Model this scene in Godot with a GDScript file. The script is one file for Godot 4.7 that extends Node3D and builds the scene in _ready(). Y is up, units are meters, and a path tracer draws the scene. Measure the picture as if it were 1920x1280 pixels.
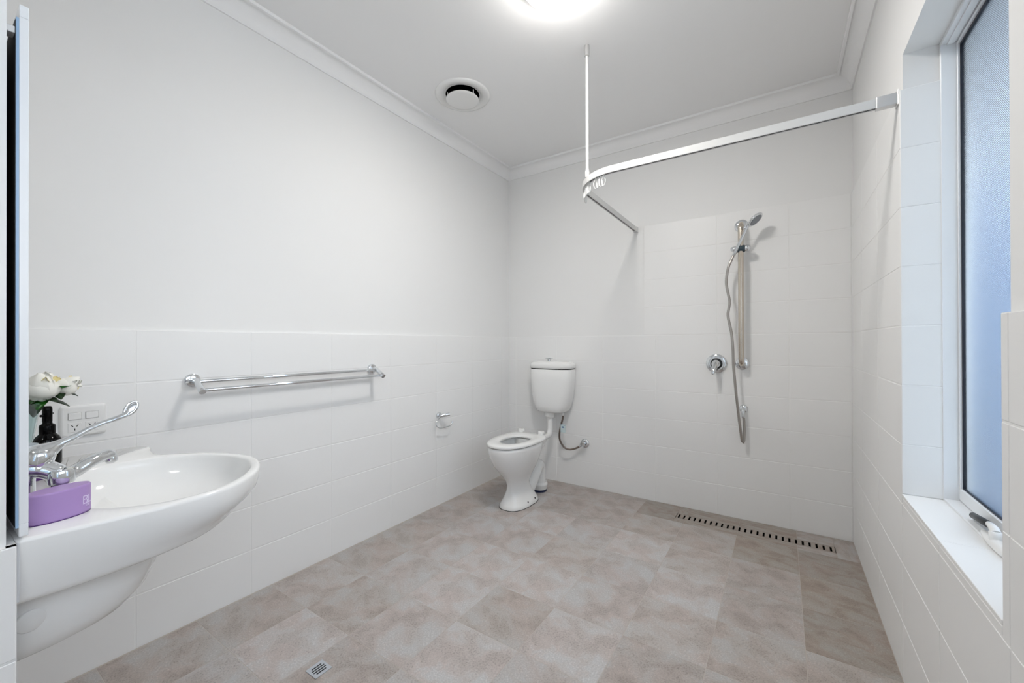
extends Node3D

# Accessible bathroom: x to the right along the back wall, z towards the camera, y up, metres.
# Tile faces lie in the planes x = 0 (left), z = 0 (back), x = W (right) and y = 0 (floor).
const W := 2.3692
const CEIL := 2.68
const PAINT := 0.010       # painted plaster lies this far behind the tile faces
const NEAR := 2.908        # tiled face of the short wall that carries the basin and mirror
const NIB := 0.924         # its tiled end
const EXPOSURE := 1.2
const SKY := 1.85
const LAMP_ENERGY := 0.9
const LAMP_GLOW := 15.0
const LAMP_OMNI := 0.01
const SUN := 2.0
const W2A := 2.25
const W2B := 4.05
const HOOK := "empty white plastic hook on the curtain track, %s from the straight side of its bend"
const ORDINAL := ["first", "second", "third", "fourth", "fifth", "sixth", "seventh", "eighth", "ninth", "tenth", "eleventh", "twelfth", "thirteenth", "fourteenth", "fifteenth", "sixteenth"]
const DECK := 0.80         # top of the basin

# ---------------------------------------------------------------- mesh builder
class MB:
	var tri := PackedVector3Array()
	var grp := PackedInt32Array()
	var uvs := PackedVector2Array()
	var start := 0
	var g := 1

	func t(a: Vector3, b: Vector3, c: Vector3, ua := Vector2.ZERO, ub := Vector2.ZERO, uc := Vector2.ZERO) -> void:
		if (b - a).cross(c - a).length_squared() < 1e-18:
			return
		tri.append(a); tri.append(b); tri.append(c)
		grp.append(g)
		uvs.append(ua); uvs.append(ub); uvs.append(uc)

	func q(a: Vector3, b: Vector3, c: Vector3, d: Vector3) -> void:
		t(a, b, c); t(a, c, d)

	# ends a closed piece: turns it outside out (Godot's front faces run clockwise)
	func done() -> void:
		var vol := 0.0
		var mid := Vector3.ZERO
		for i in range(start, tri.size()):
			mid += tri[i]
		mid /= maxf(1.0, tri.size() - start)
		for i in range(start, tri.size(), 3):
			vol += (tri[i] - mid).dot((tri[i + 1] - mid).cross(tri[i + 2] - mid))
		if vol > 0.0:
			for i in range(start, tri.size(), 3):
				var s := tri[i + 1]; tri[i + 1] = tri[i + 2]; tri[i + 2] = s
				var u := uvs[i + 1]; uvs[i + 1] = uvs[i + 2]; uvs[i + 2] = u
		start = tri.size()
		g += 1

	func tc(a: Vector3, b: Vector3, c: Vector3, mid: Vector3, lo: Vector3, sz: Vector3) -> void:
		var n := (b - a).cross(c - a)
		var k := func(p: Vector3) -> Vector2: return Vector2((p.x - lo.x) / sz.x, (p.z - lo.z) / sz.z)
		if n.dot((a + b + c) / 3.0 - mid) > 0.0:
			t(a, c, b, k.call(a), k.call(c), k.call(b))
		else:
			t(a, b, c, k.call(a), k.call(b), k.call(c))

	func box(lo: Vector3, hi: Vector3, b := 0.0) -> void:
		var m := (lo + hi) / 2.0
		var h := (hi - lo) / 2.0
		b = minf(b, minf(h.x, minf(h.y, h.z)) * 0.98)
		var pt := func(ax: int, s: Vector3) -> Vector3:
			var v := m + s * h
			for k in 3:
				if k != ax:
					v[k] -= s[k] * b
			return v
		var gg := g
		g = -1
		var sz := hi - lo
		for ax in 3:
			var j := (ax + 1) % 3
			var k := (ax + 2) % 3
			for sg in [-1.0, 1.0]:
				var p := []
				for w in [[-1.0, -1.0], [1.0, -1.0], [1.0, 1.0], [-1.0, 1.0]]:
					var s := Vector3.ZERO
					s[ax] = sg; s[j] = w[0]; s[k] = w[1]
					p.append(pt.call(ax, s))
				tc(p[0], p[1], p[2], m, lo, sz); tc(p[0], p[2], p[3], m, lo, sz)
			if b > 0.0:
				for sa in [-1.0, 1.0]:
					for sb in [-1.0, 1.0]:
						var s0 := Vector3.ZERO
						s0[ax] = sa; s0[j] = sb; s0[k] = -1.0
						var s1 := s0
						s1[k] = 1.0
						var e := [pt.call(ax, s0), pt.call(ax, s1), pt.call(j, s1), pt.call(j, s0)]
						tc(e[0], e[1], e[2], m, lo, sz); tc(e[0], e[2], e[3], m, lo, sz)
		if b > 0.0:
			for sx in [-1.0, 1.0]:
				for sy in [-1.0, 1.0]:
					for sk in [-1.0, 1.0]:
						var s2 := Vector3(sx, sy, sk)
						tc(pt.call(0, s2), pt.call(1, s2), pt.call(2, s2), m, lo, sz)
		g = gg + 1
		start = tri.size()

	# skin over rings of equal count; sharp turns between rings start a new smooth group
	func loft(rings: Array, cap0 := true, cap1 := true, wrap := true, crease := 50.0) -> void:
		var n: int = rings[0].size()
		for r in rings.size() - 1:
			var a: PackedVector3Array = rings[r]
			var b: PackedVector3Array = rings[r + 1]
			if r > 0:
				var z: PackedVector3Array = rings[r - 1]
				var turn := 0.0
				var cnt := 0
				for i in range(0, n, maxi(1, n / 12)):
					var d0 := a[i] - z[i]
					var d1 := b[i] - a[i]
					if d0.length() > 1e-7 and d1.length() > 1e-7:
						turn += rad_to_deg(d0.angle_to(d1)); cnt += 1
				if cnt > 0 and turn / cnt > crease:
					g += 1
			for i in (n if wrap else n - 1):
				var j := (i + 1) % n
				q(a[i], a[j], b[j], b[i])
		for e in 2:
			if [cap0, cap1][e]:
				g += 1
				var c: PackedVector3Array = rings[0] if e == 0 else rings[rings.size() - 1]
				var mid := Vector3.ZERO
				for p in c:
					mid += p
				mid /= n
				for i in n:
					if e == 0:
						t(mid, c[(i + 1) % n], c[i])
					else:
						t(mid, c[i], c[(i + 1) % n])
		done()

	func lathe(prof: Array, at := Vector3.ZERO, axis := Vector3.UP, n := 32, crease := 40.0) -> void:
		var bs := Basis(Quaternion(Vector3.UP, axis.normalized())) if axis.normalized().distance_to(Vector3.DOWN) > 1e-4 else Basis(Vector3.RIGHT, PI)
		var rings := []
		for p in prof:
			var ring := PackedVector3Array()
			for i in n:
				var a := TAU * i / n
				ring.append(at + bs * Vector3(p[0] * cos(a), p[1], p[0] * sin(a)))
			rings.append(ring)
		loft(rings, prof[0][0] > 1e-6, prof[prof.size() - 1][0] > 1e-6, true, crease)

	func cyl(a: Vector3, b: Vector3, r: float, bev := 0.0015, n := 24) -> void:
		var h := a.distance_to(b)
		lathe([[r - bev, 0.0], [r, bev], [r, h - bev], [r - bev, h]], a, b - a, n, 60.0)

	func tube(path: Array, rad: Variant, n := 16, caps := true, flat := 1.0) -> void:
		var rings := []
		var m := path.size()
		var up := Vector3.UP
		for i in m:
			var d: Vector3 = (path[mini(i + 1, m - 1)] - path[maxi(i - 1, 0)]).normalized()
			if i == 0:
				up = Vector3.UP if absf(d.y) < 0.9 else Vector3.RIGHT
			up = (up - d * up.dot(d)).normalized()
			var side := d.cross(up)
			var r: float = rad[i] if rad is Array else rad
			var ring := PackedVector3Array()
			for k in n:
				var a := TAU * k / n
				ring.append(path[i] + (side * cos(a) + up * sin(a) * flat) * r)
			rings.append(ring)
		loft(rings, caps, caps, true, 70.0)

	func ball(at: Vector3, r: Vector3, n := 24, bs := Basis()) -> void:
		var rings := []
		for j in n / 2 + 1:
			var ph := PI * j / (n / 2) - PI / 2
			var ring := PackedVector3Array()
			for i in n:
				var a := TAU * i / n
				ring.append(at + bs * (Vector3(cos(ph) * cos(a), sin(ph), cos(ph) * sin(a)) * r))
			rings.append(ring)
		loft(rings, false, false, true, 180.0)

	func mesh() -> ArrayMesh:
		var st := SurfaceTool.new()
		st.begin(Mesh.PRIMITIVE_TRIANGLES)
		for i in tri.size():
			st.set_smooth_group(grp[i / 3])
			st.set_uv(uvs[i])
			st.add_vertex(tri[i])
		st.generate_normals()
		return st.commit()

# ---------------------------------------------------------------- scene helpers
var M := {}
var cache := {}

func mat(c: Color, rough := 0.5, metal := 0.0, spec := 0.5) -> StandardMaterial3D:
	var m := StandardMaterial3D.new()
	m.albedo_color = c
	m.roughness = rough
	m.metallic = metal
	m.metallic_specular = spec
	return m

func put(called: String, mesh: Mesh, m: Material, parent: Node = self, at := Vector3.ZERO) -> MeshInstance3D:
	var o := MeshInstance3D.new()
	o.name = called
	o.mesh = mesh
	o.material_override = m
	o.position = at
	parent.add_child(o, true)
	number(o)
	return o

# «tile2» becomes «tile_001», unique among its siblings
var counts := {}
func number(o: Node) -> void:
	var base := ""
	for k in counts_base(o.name):
		base = k
	var key := str(o.get_parent().get_instance_id()) + base
	var n: int = counts.get(key, 0)
	counts[key] = n + 1
	o.name = base if n == 0 else "%s_%03d" % [base, n]

func counts_base(n: String) -> Array:
	var s := n
	if s.begins_with("@"):
		s = s.split("@")[1]
	if not (s.begins_with("trim_") or s.begins_with("window_") or s.begins_with("door_")):
		while s.length() > 1 and s[s.length() - 1] in "0123456789":
			s = s.left(s.length() - 1)
		s = s.trim_suffix("_")
	return [s]

func thing(called: String, label: String, category: String, at := Vector3.ZERO, group := "") -> Node3D:
	var o := Node3D.new()
	o.name = called
	o.position = at
	add_child(o, true)
	number(o)
	tag(o, label, category, group)
	return o

func tag(o: Node, label: String, category: String, group := "") -> void:
	o.set_meta("label", label)
	o.set_meta("category", category)
	if group:
		o.set_meta("group", group)

func structure(o: Node, label := "", category := "") -> Node:
	o.set_meta("kind", "structure")
	if label:
		tag(o, label, category)
	return o

# builds with a closure in world coordinates, the node standing at «at»
func part(called: String, mb: MB, m: Material, parent: Node) -> MeshInstance3D:
	var off := Vector3.ZERO
	var p: Node = parent
	while p is Node3D and p != self:
		off += (p as Node3D).position
		p = p.get_parent()
	if off != Vector3.ZERO:
		for i in mb.tri.size():
			mb.tri[i] -= off
	return put(called, mb.mesh(), m, parent)

func spline(pts: Array, n: int, closed := false) -> PackedVector3Array:
	var raw := PackedVector3Array()
	var m := pts.size()
	var segs := m if closed else m - 1
	for i in segs:
		var p0: Vector3 = pts[(i - 1 + m) % m] if closed else pts[maxi(i - 1, 0)]
		var p1: Vector3 = pts[i]
		var p2: Vector3 = pts[(i + 1) % m]
		var p3: Vector3 = pts[(i + 2) % m] if closed else pts[mini(i + 2, m - 1)]
		for k in 16:
			var u := k / 16.0
			raw.append(0.5 * (2.0 * p1 + (p2 - p0) * u + (2.0 * p0 - 5.0 * p1 + 4.0 * p2 - p3) * u * u + (3.0 * p1 - p0 - 3.0 * p2 + p3) * u * u * u))
	raw.append(pts[0] if closed else pts[m - 1])
	var d := PackedFloat32Array([0.0])
	for i in range(1, raw.size()):
		d.append(d[i - 1] + raw[i].distance_to(raw[i - 1]))
	var out := PackedVector3Array()
	var at := 0
	for k in n:
		var want := d[d.size() - 1] * k / (float(n) if closed else float(n - 1))
		while at < d.size() - 2 and d[at + 1] < want:
			at += 1
		out.append(raw[at].lerp(raw[at + 1], clampf((want - d[at]) / maxf(1e-9, d[at + 1] - d[at]), 0.0, 1.0)))
	return out

# n points per control segment, so that outlines with matching control points loft cleanly
func outline(pts: Array, per := 6) -> PackedVector3Array:
	var out := PackedVector3Array()
	var m := pts.size()
	for i in m - 1:
		var p0: Vector3 = pts[maxi(i - 1, 0)]
		var p1: Vector3 = pts[i]
		var p2: Vector3 = pts[i + 1]
		var p3: Vector3 = pts[mini(i + 2, m - 1)]
		for k in per:
			var u := k / float(per)
			out.append(0.5 * (2.0 * p1 + (p2 - p0) * u + (2.0 * p0 - 5.0 * p1 + 4.0 * p2 - p3) * u * u + (3.0 * p1 - p0 - 3.0 * p2 + p3) * u * u * u))
	out.append(pts[m - 1])
	return out

func sring(c: Vector3, a: float, b: float, n := 2.5, count := 48) -> PackedVector3Array:
	var r := PackedVector3Array()
	for i in count:
		var t := TAU * i / count
		var x := cos(t)
		var z := sin(t)
		r.append(c + Vector3(a * signf(x) * pow(absf(x), 2.0 / n), 0, b * signf(z) * pow(absf(z), 2.0 / n)))
	return r

# like sring, but round at the front (+z) and squarer at the back
func dring(c: Vector3, a: float, front: float, back: float, nf := 2.0, nb := 4.0, count := 48) -> PackedVector3Array:
	var r := PackedVector3Array()
	for i in count:
		var t := TAU * i / count
		var x := cos(t)
		var z := sin(t)
		var n := nf if z > 0.0 else nb
		r.append(c + Vector3(a * signf(x) * pow(absf(x), 2.0 / n), 0, (front if z > 0.0 else back) * signf(z) * pow(absf(z), 2.0 / n)))
	return r

# ---------------------------------------------------------------- tiles
func tile(parent: Node, lo: Vector3, hi: Vector3, m: Material, gap := 0.0011, bev := 0.0012, thin := -1, turn := 0.0) -> void:
	# «thin» is the axis across the tile, which keeps its full depth
	var l := lo
	var h := hi
	for k in 3:
		if k != thin:
			l[k] += gap
			h[k] -= gap
	var s := h - l
	if s.x <= 0.002 or s.y <= 0.002 or s.z <= 0.002:
		return
	var key := "%.4f %.4f %.4f %.4f" % [s.x, s.y, s.z, bev]
	if not cache.has(key):
		var b := MB.new()
		b.box(-s / 2.0, s / 2.0, bev)
		cache[key] = b.mesh()
	var o := put("tile", cache[key], m, parent, (l + h) / 2.0)
	if turn != 0.0:
		o.rotation.y = turn

func stone(seed_n: int, streak_shade: float) -> StandardMaterial3D:
	var n := 288
	var a := FastNoiseLite.new(); a.seed = seed_n * 17 + 3; a.frequency = 1.0; a.fractal_octaves = 4
	var b := FastNoiseLite.new(); b.seed = seed_n * 29 + 7; b.frequency = 1.0; b.fractal_octaves = 5; b.fractal_gain = 0.62
	var f := FastNoiseLite.new(); f.seed = seed_n * 41 + 5; f.frequency = 1.0; f.fractal_octaves = 3; f.fractal_gain = 0.7
	var im := Image.create(n, n, false, Image.FORMAT_RGB8)
	var tone := 0.02 * sin(seed_n * 2.4)
	var base := Color(0.728, 0.704, 0.690).lerp(Color(0.585, 0.540, 0.492), clampf(streak_shade * 2.6, 0.0, 1.0))  # paler to browner stone; the darker mixes also carry the floor's shade
	var pink := Color(0.745, 0.700, 0.682).lerp(Color(0.606, 0.548, 0.500), clampf(streak_shade * 2.6, 0.0, 1.0))
	var grey := Color(0.752, 0.752, 0.754).lerp(Color(0.625, 0.602, 0.576), clampf(streak_shade * 2.6, 0.0, 1.0))
	var dark := Color(0.650, 0.615, 0.594).lerp(Color(0.505, 0.455, 0.408), clampf(streak_shade * 2.6, 0.0, 1.0))
	for y in n:
		for x in n:
			var u := x / float(n)
			var v := y / float(n)
			var w := b.get_noise_2d(u * 1.2 + 9.0, v * 1.2) * 0.3
			var p := a.get_noise_2d(u * 1.0 + w, v * (1.0 + 1.2 * streak_shade) + w)
			var r := b.get_noise_2d(u * 1.5 + 31.0 + w, v * (1.5 + 4.5 * streak_shade) + w)
			var e := f.get_noise_2d(u * 34.0, v * (34.0 + 30.0 * streak_shade))
			var c := base.lerp(pink, clampf(0.4 + p * 1.6, 0.0, 1.0) * 0.8)
			c = c.lerp(grey, clampf(r * 1.7 + 0.15 - p * 1.0, 0.0, 1.0) * 0.8)
			c = c.lerp(dark, clampf(-r * 1.5 - 0.02 + p * 0.7, 0.0, 1.0) * 0.75)
			var k := 1.0 + tone + e * 0.10
			if e > 0.42 and r > 0.12:
				k += 0.06
			if e < -0.38 and r < -0.10:
				k -= 0.12
			im.set_pixel(x, y, Color(c.r * k, c.g * k, c.b * k))
	var m := mat(Color.WHITE, 0.42, 0.0, 0.45)
	m.albedo_texture = ImageTexture.create_from_image(im)
	return m

# ---------------------------------------------------------------- the scene
func _ready() -> void:
	# camera: level, upright, 24 mm-like lens, solved from the tile grid
	var cam := Camera3D.new()
	cam.name = "camera"
	var yaw := 0.5846
	var pitch := 0.0034
	var roll := -0.0029
	var r0 := Vector3(cos(yaw), 0, -sin(yaw))
	var f0 := Vector3(-sin(yaw), 0, -cos(yaw))
	var f1 := f0 * cos(pitch) + Vector3.UP * sin(pitch)
	var u1 := Vector3.UP * cos(pitch) - f0 * sin(pitch)
	var r2 := r0 * cos(roll) + u1 * sin(roll)
	var u2 := u1 * cos(roll) - r0 * sin(roll)
	cam.transform = Transform3D(Basis(r2, u2, -f1), Vector3(2.0312, 1.1462, 3.0247))
	cam.fov = rad_to_deg(2.0 * atan(640.0 / 763.51))
	cam.near = 0.02
	cam.far = 60.0
	add_child(cam)
	cam.current = true

	# daylight outside the window
	var we := WorldEnvironment.new()
	we.name = "environment"
	var env := Environment.new()
	env.background_mode = Environment.BG_SKY
	var sky := Sky.new()
	var sm := ProceduralSkyMaterial.new()
	sm.sky_top_color = Color(0.86, 0.90, 0.95)
	sm.sky_horizon_color = Color(0.96, 0.98, 1.0)
	sm.sky_curve = 0.18
	sm.ground_bottom_color = Color(0.34, 0.36, 0.38)
	sm.ground_horizon_color = Color(0.62, 0.68, 0.74)
	sm.sky_energy_multiplier = SKY
	sm.ground_energy_multiplier = SKY * 0.3
	sky.sky_material = sm
	env.sky = sky
	env.tonemap_mode = Environment.TONE_MAPPER_LINEAR
	env.tonemap_exposure = EXPOSURE
	env.sdfgi_enabled = true
	env.ssao_enabled = true
	env.ssil_enabled = true
	we.environment = env
	add_child(we)

	# added sun, far side of the house, for bounce on the ceiling: it reaches only the paving outside
	var sun := DirectionalLight3D.new()
	sun.name = "sun"
	sun.light_energy = SUN
	sun.light_color = Color(1.0, 0.97, 0.92)
	sun.light_angular_distance = 0.6
	sun.shadow_enabled = true
	sun.sky_mode = DirectionalLight3D.SKY_MODE_LIGHT_ONLY
	sun.look_at_from_position(Vector3(-5.0, 10.0, -1.5), Vector3.ZERO)
	add_child(sun)

	materials()
	room()
	window()
	drains()
	ceiling_things()
	track()
	shower()
	toilet()
	wall_things()
	basin()
	tap()
	deck_things()
	mirror()

func materials() -> void:
	M.paint = mat(Color(0.938, 0.938, 0.935), 0.75, 0.0, 0.35)
	M.ceil = mat(Color(0.965, 0.965, 0.965), 0.9, 0.0, 0.2)
	M.tile = mat(Color(0.948, 0.948, 0.945), 0.4, 0.0, 0.45)
	M.grout = mat(Color(0.95, 0.95, 0.945), 0.9, 0.0, 0.2)
	M.floor_grout = mat(Color(0.76, 0.73, 0.70), 0.9, 0.0, 0.2)
	M.china = mat(Color(0.945, 0.945, 0.94), 0.07, 0.0, 0.5)
	M.china_in = M.china
	M.plastic = mat(Color(0.93, 0.93, 0.925), 0.22, 0.0, 0.5)
	M.white_metal = mat(Color(0.93, 0.94, 0.95), 0.3, 0.0, 0.5)
	M.chrome = mat(Color(0.86, 0.87, 0.88), 0.05, 1.0)
	M.steel = mat(Color(0.80, 0.76, 0.71), 0.16, 1.0)
	M.hose = mat(Color(0.68, 0.66, 0.64), 0.28, 1.0)
	M.braid = mat(Color(0.50, 0.46, 0.43), 0.38, 1.0)
	M.alu = mat(Color(0.86, 0.86, 0.86), 0.35, 0.65)
	M.track_white = mat(Color(0.86, 0.86, 0.855), 0.42, 0.15)
	M.black = mat(Color(0.02, 0.02, 0.022), 0.35)
	M.void = mat(Color(0.015, 0.015, 0.015), 1.0, 0.0, 0.0)
	M.slate = mat(Color(0.20, 0.27, 0.31), 0.35)
	M.stones = []
	for i in 12:
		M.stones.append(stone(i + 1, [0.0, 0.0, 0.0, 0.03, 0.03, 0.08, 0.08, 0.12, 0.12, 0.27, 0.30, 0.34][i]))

func room() -> void:
	# ---- floor
	var b := MB.new()
	b.box(Vector3(-0.3, -0.16, -0.3), Vector3(W + 0.3, -0.0095, 4.4))
	var fl := put("floor", b.mesh(), M.floor_grout)
	structure(fl)
	b = MB.new()
	b.box(Vector3(-0.008, -0.0095, -0.008), Vector3(W + 0.008, -0.0011, 4.2))
	# the grout bed stops short of the slot drain
	b = MB.new()
	b.box(Vector3(-0.008, -0.0095, -0.008), Vector3(1.44, -0.0006, 0.3))
	b.box(Vector3(2.28, -0.0095, -0.008), Vector3(W + 0.008, -0.0011, 0.3))
	b.box(Vector3(1.44, -0.0095, -0.008), Vector3(2.28, -0.0011, 0.128))
	b.box(Vector3(1.44, -0.0095, 0.2075), Vector3(2.28, -0.0011, 0.3))
	b.box(Vector3(-0.008, -0.0095, 0.3), Vector3(W + 0.008, -0.0006, 4.2))
	put("grout_bed", b.mesh(), M.floor_grout, fl)
	var xs := [0.0, 0.007, 0.307, 0.607, 0.907, 1.207, 1.507, 1.804, 2.101, W]
	var zs := [0.0, 0.27]
	while zs[zs.size() - 1] < 4.1:
		zs.append(zs[zs.size() - 1] + 0.2955)
	var rng := RandomNumberGenerator.new()
	rng.seed = 41
	for j in zs.size() - 1:
		for i in xs.size() - 1:
			var x0: float = xs[i]
			var x1: float = xs[i + 1]
			var z0: float = zs[j]
			var z1: float = zs[j + 1]
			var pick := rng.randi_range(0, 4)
			if x0 > 1.75:  # darker stones at right, back and left put the light's falloff into tile colour
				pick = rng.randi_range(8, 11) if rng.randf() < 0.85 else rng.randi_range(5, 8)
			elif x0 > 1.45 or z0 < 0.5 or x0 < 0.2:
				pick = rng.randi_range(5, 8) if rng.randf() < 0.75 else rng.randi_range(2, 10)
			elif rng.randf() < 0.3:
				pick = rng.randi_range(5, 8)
			var turn := PI * rng.randi_range(0, 1)
			if x1 - x0 < 0.02 or (x0 < 0.9 and z0 > NEAR):
				continue
			if x0 < 0.9 and z1 > NEAR:
				z1 = NEAR
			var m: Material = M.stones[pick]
			if j == 0 and x1 > 1.446:
				# tiles cut round the slot drain
				if x0 < 1.446:
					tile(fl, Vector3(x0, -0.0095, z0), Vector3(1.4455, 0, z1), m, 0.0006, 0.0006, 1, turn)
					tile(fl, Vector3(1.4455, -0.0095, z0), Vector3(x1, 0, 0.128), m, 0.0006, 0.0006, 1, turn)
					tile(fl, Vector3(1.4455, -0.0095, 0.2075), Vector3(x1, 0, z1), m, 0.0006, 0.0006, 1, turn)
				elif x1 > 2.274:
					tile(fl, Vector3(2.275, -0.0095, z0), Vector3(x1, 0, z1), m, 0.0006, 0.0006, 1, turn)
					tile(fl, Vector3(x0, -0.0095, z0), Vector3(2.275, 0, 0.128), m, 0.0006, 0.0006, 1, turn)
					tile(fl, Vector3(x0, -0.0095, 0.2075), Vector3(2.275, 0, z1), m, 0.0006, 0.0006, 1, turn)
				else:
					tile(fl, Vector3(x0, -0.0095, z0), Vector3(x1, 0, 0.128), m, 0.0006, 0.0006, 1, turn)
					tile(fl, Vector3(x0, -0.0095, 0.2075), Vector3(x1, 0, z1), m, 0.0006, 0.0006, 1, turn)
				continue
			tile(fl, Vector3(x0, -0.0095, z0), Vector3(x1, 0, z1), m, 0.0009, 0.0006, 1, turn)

	# ---- left wall
	b = MB.new()
	b.box(Vector3(-0.2, -0.1, -0.25), Vector3(-PAINT, CEIL + 0.05, 4.3))
	var wl := put("wall_left", b.mesh(), M.paint)
	structure(wl)
	b = MB.new()
	b.box(Vector3(-PAINT - 0.001, -0.009, -PAINT), Vector3(-0.0011, 1.1990, NEAR + 0.004))
	put("grout_bed", b.mesh(), M.grout, wl)
	var zl := [0.0, 0.1276, 0.5276, 0.9276, 1.3276, 1.7276, 2.1276, 2.5276, NEAR + 0.004]
	for j in 6:
		for i in zl.size() - 1:
			tile(wl, Vector3(-PAINT, 0.2 * j, zl[i]), Vector3(0, 0.2 * j + 0.2, zl[i + 1]), M.tile, 0.0015, 0.0018, 0)

	# ---- back wall
	b = MB.new()
	b.box(Vector3(-0.2, -0.1, -0.25), Vector3(W + 0.3, CEIL + 0.05, -PAINT))
	var wb := put("wall_back", b.mesh(), M.paint)
	structure(wb)
	b = MB.new()
	b.box(Vector3(-PAINT, -0.009, -PAINT - 0.001), Vector3(W + PAINT, 1.1990, -0.0011))
	b.box(Vector3(1.193, 1.1990, -PAINT - 0.001), Vector3(W + PAINT, 1.9990, -0.0011))
	put("grout_bed", b.mesh(), M.grout, wb)
	var xb := [0.0, 0.0724, 0.4724, 0.8724, 1.2724, 1.6724, 2.0724, W]
	for j in 10:
		for i in xb.size() - 1:
			var x0: float = xb[i]
			if j > 5:
				if i < 4:
					continue
				if i == 4:
					x0 = 1.192
			tile(wb, Vector3(x0, 0.2 * j, -PAINT), Vector3(xb[i + 1], 0.2 * j + 0.2, 0), M.tile, 0.0015, 0.0018, 2)

	# ---- right wall, with the window opening z 1.137..1.907, y 0.62..2.122
	b = MB.new()
	var R0 := W + PAINT
	var R1 := W + 0.20
	b.box(Vector3(R0, -0.1, -0.25), Vector3(R1, CEIL + 0.05, 1.137))
	# an added, unseen window beside the camera for fill light: z W2A..W2B, y 1.215..2.40
	b.box(Vector3(R0, -0.1, 1.907), Vector3(R1, CEIL + 0.05, W2A))
	b.box(Vector3(R0, -0.1, W2B), Vector3(R1, CEIL + 0.05, 4.3))
	b.box(Vector3(R0, -0.1, W2A), Vector3(R1, 1.215, W2B))
	b.box(Vector3(R0, 2.40, W2A), Vector3(R1, CEIL + 0.05, W2B))
	b.box(Vector3(R0, -0.1, 1.137), Vector3(R1, 0.621, 1.907))
	b.box(Vector3(R0, 2.122, 1.137), Vector3(R1, CEIL + 0.05, 1.907))
	var wr := put("wall_right", b.mesh(), M.paint)
	structure(wr)
	b = MB.new()
	b.box(Vector3(W + 0.0011, -0.009, -PAINT), Vector3(R0 + 0.001, 1.999, 1.146))
	b.box(Vector3(W + 0.0011, -0.009, 1.146), Vector3(R0 + 0.001, 0.622, 1.898))
	b.box(Vector3(W + 0.0011, -0.009, 1.898), Vector3(R0 + 0.001, 1.199, 3.53))
	b.box(Vector3(R0 - 0.001, 0.62, 1.136), Vector3(W + 0.0995, 1.999, 1.1459))
	put("grout_bed", b.mesh(), M.grout, wr)
	var zr := [0.0, 0.3441, 0.7442, 1.1475, 1.5337, 1.9287, 2.3287, 2.7287, 3.1287, 3.5287]
	for j in 10:
		var y0 := 0.2 * j
		for i in zr.size() - 1:
			var z0: float = zr[i]
			var z1: float = zr[i + 1]
			var lo := Vector3(W, y0, z0)
			var hi := Vector3(R0, y0 + 0.2, z1)
			if i < 3:
				tile(wr, lo, hi, M.tile, 0.0015, 0.0018, 0)
			elif j < 3 or (i > 4 and j < 6):
				tile(wr, lo, hi, M.tile, 0.0015, 0.0018, 0)
			elif j == 3:
				if i == 3:
					hi.y = 0.6215
					tile(wr, lo, hi, M.tile, 0.0015, 0.0018, 0)
				else:
					tile(wr, lo, Vector3(R0, 0.6215, 1.897), M.tile, 0.0015, 0.0018, 0)
					tile(wr, Vector3(W, y0, 1.8965), hi, M.tile, 0.0015, 0.0018, 0)
			elif j < 6 and i == 4:
				tile(wr, Vector3(W, y0, 1.8965), hi, M.tile, 0.0015, 0.0018, 0)
	# reveal tiles on the far jamb
	for j in range(3, 10):
		tile(wr, Vector3(W, 0.632 if j == 3 else 0.2 * j, 1.137), Vector3(W + 0.1, 0.2 * j + 0.2, 1.147), M.tile, 0.0008, 0.0012, 2)
	# near jamb tiles
	for j in range(3, 6):
		tile(wr, Vector3(W + 0.010, 0.632 if j == 3 else 0.2 * j, 1.897), Vector3(W + 0.1, 0.2 * j + 0.2, 1.907), M.tile, 0.0008, 0.0012, 2)
	# sill tiles
	for s in [[1.147, 1.5337], [1.5337, 1.897]]:
		tile(wr, Vector3(W - 0.0012, 0.6215, s[0]), Vector3(W + 0.1, 0.632, s[1]), M.tile, 0.0005, 0.0012, 1)

	# ---- short wall at the camera's left that carries basin and mirror
	b = MB.new()
	b.box(Vector3(-0.1, -0.1, NEAR + 0.012), Vector3(NIB - 0.012, CEIL + 0.05, 4.3))
	var wf := put("wall_front", b.mesh(), M.paint)
	structure(wf)
	b = MB.new()
	b.box(Vector3(-0.005, -0.009, NEAR + 0.0012), Vector3(NIB - 0.0012, 0.797, NEAR + 0.013))
	b.box(Vector3(NIB - 0.013, -0.009, NEAR + 0.0012), Vector3(NIB - 0.0012, 0.797, 3.32))
	put("grout_bed", b.mesh(), M.grout, wf)
	for j in 4:
		for x in [[0.0, 0.124], [0.124, 0.524], [0.524, NIB - 0.012]]:
			tile(wf, Vector3(x[0], 0.2 * j, NEAR), Vector3(x[1], 0.2 * j + 0.2 - (0.002 if j == 3 else 0.0), NEAR + 0.012), M.tile, 0.0015, 0.0018, 2)
		tile(wf, Vector3(NIB - 0.012, 0.2 * j, NEAR), Vector3(NIB, 0.2 * j + 0.2 - (0.002 if j == 3 else 0.0), 3.31), M.tile, 0.0015, 0.0018, 0)

	# ---- wall at the far end of the entry, behind the camera
	b = MB.new()
	b.box(Vector3(NIB - 0.2, -0.1, 4.2), Vector3(W + 0.3, CEIL + 0.05, 4.35))
	structure(put("wall_entry", b.mesh(), M.paint))

	# ---- ceiling and coved cornice
	b = MB.new()
	b.box(Vector3(-0.3, CEIL, -0.3), Vector3(W + 0.3, CEIL + 0.14, 4.4))
	structure(put("ceiling", b.mesh(), M.ceil))
	var prof := [Vector2(-0.004, 2.598), Vector2(0.008, 2.598), Vector2(0.009, 2.604)]
	for k in 9:
		var a := PI / 2 * k / 8.0
		prof.append(Vector2(0.010 + 0.056 * (1.0 - cos(a)), 2.606 + 0.062 * sin(a)))
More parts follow.
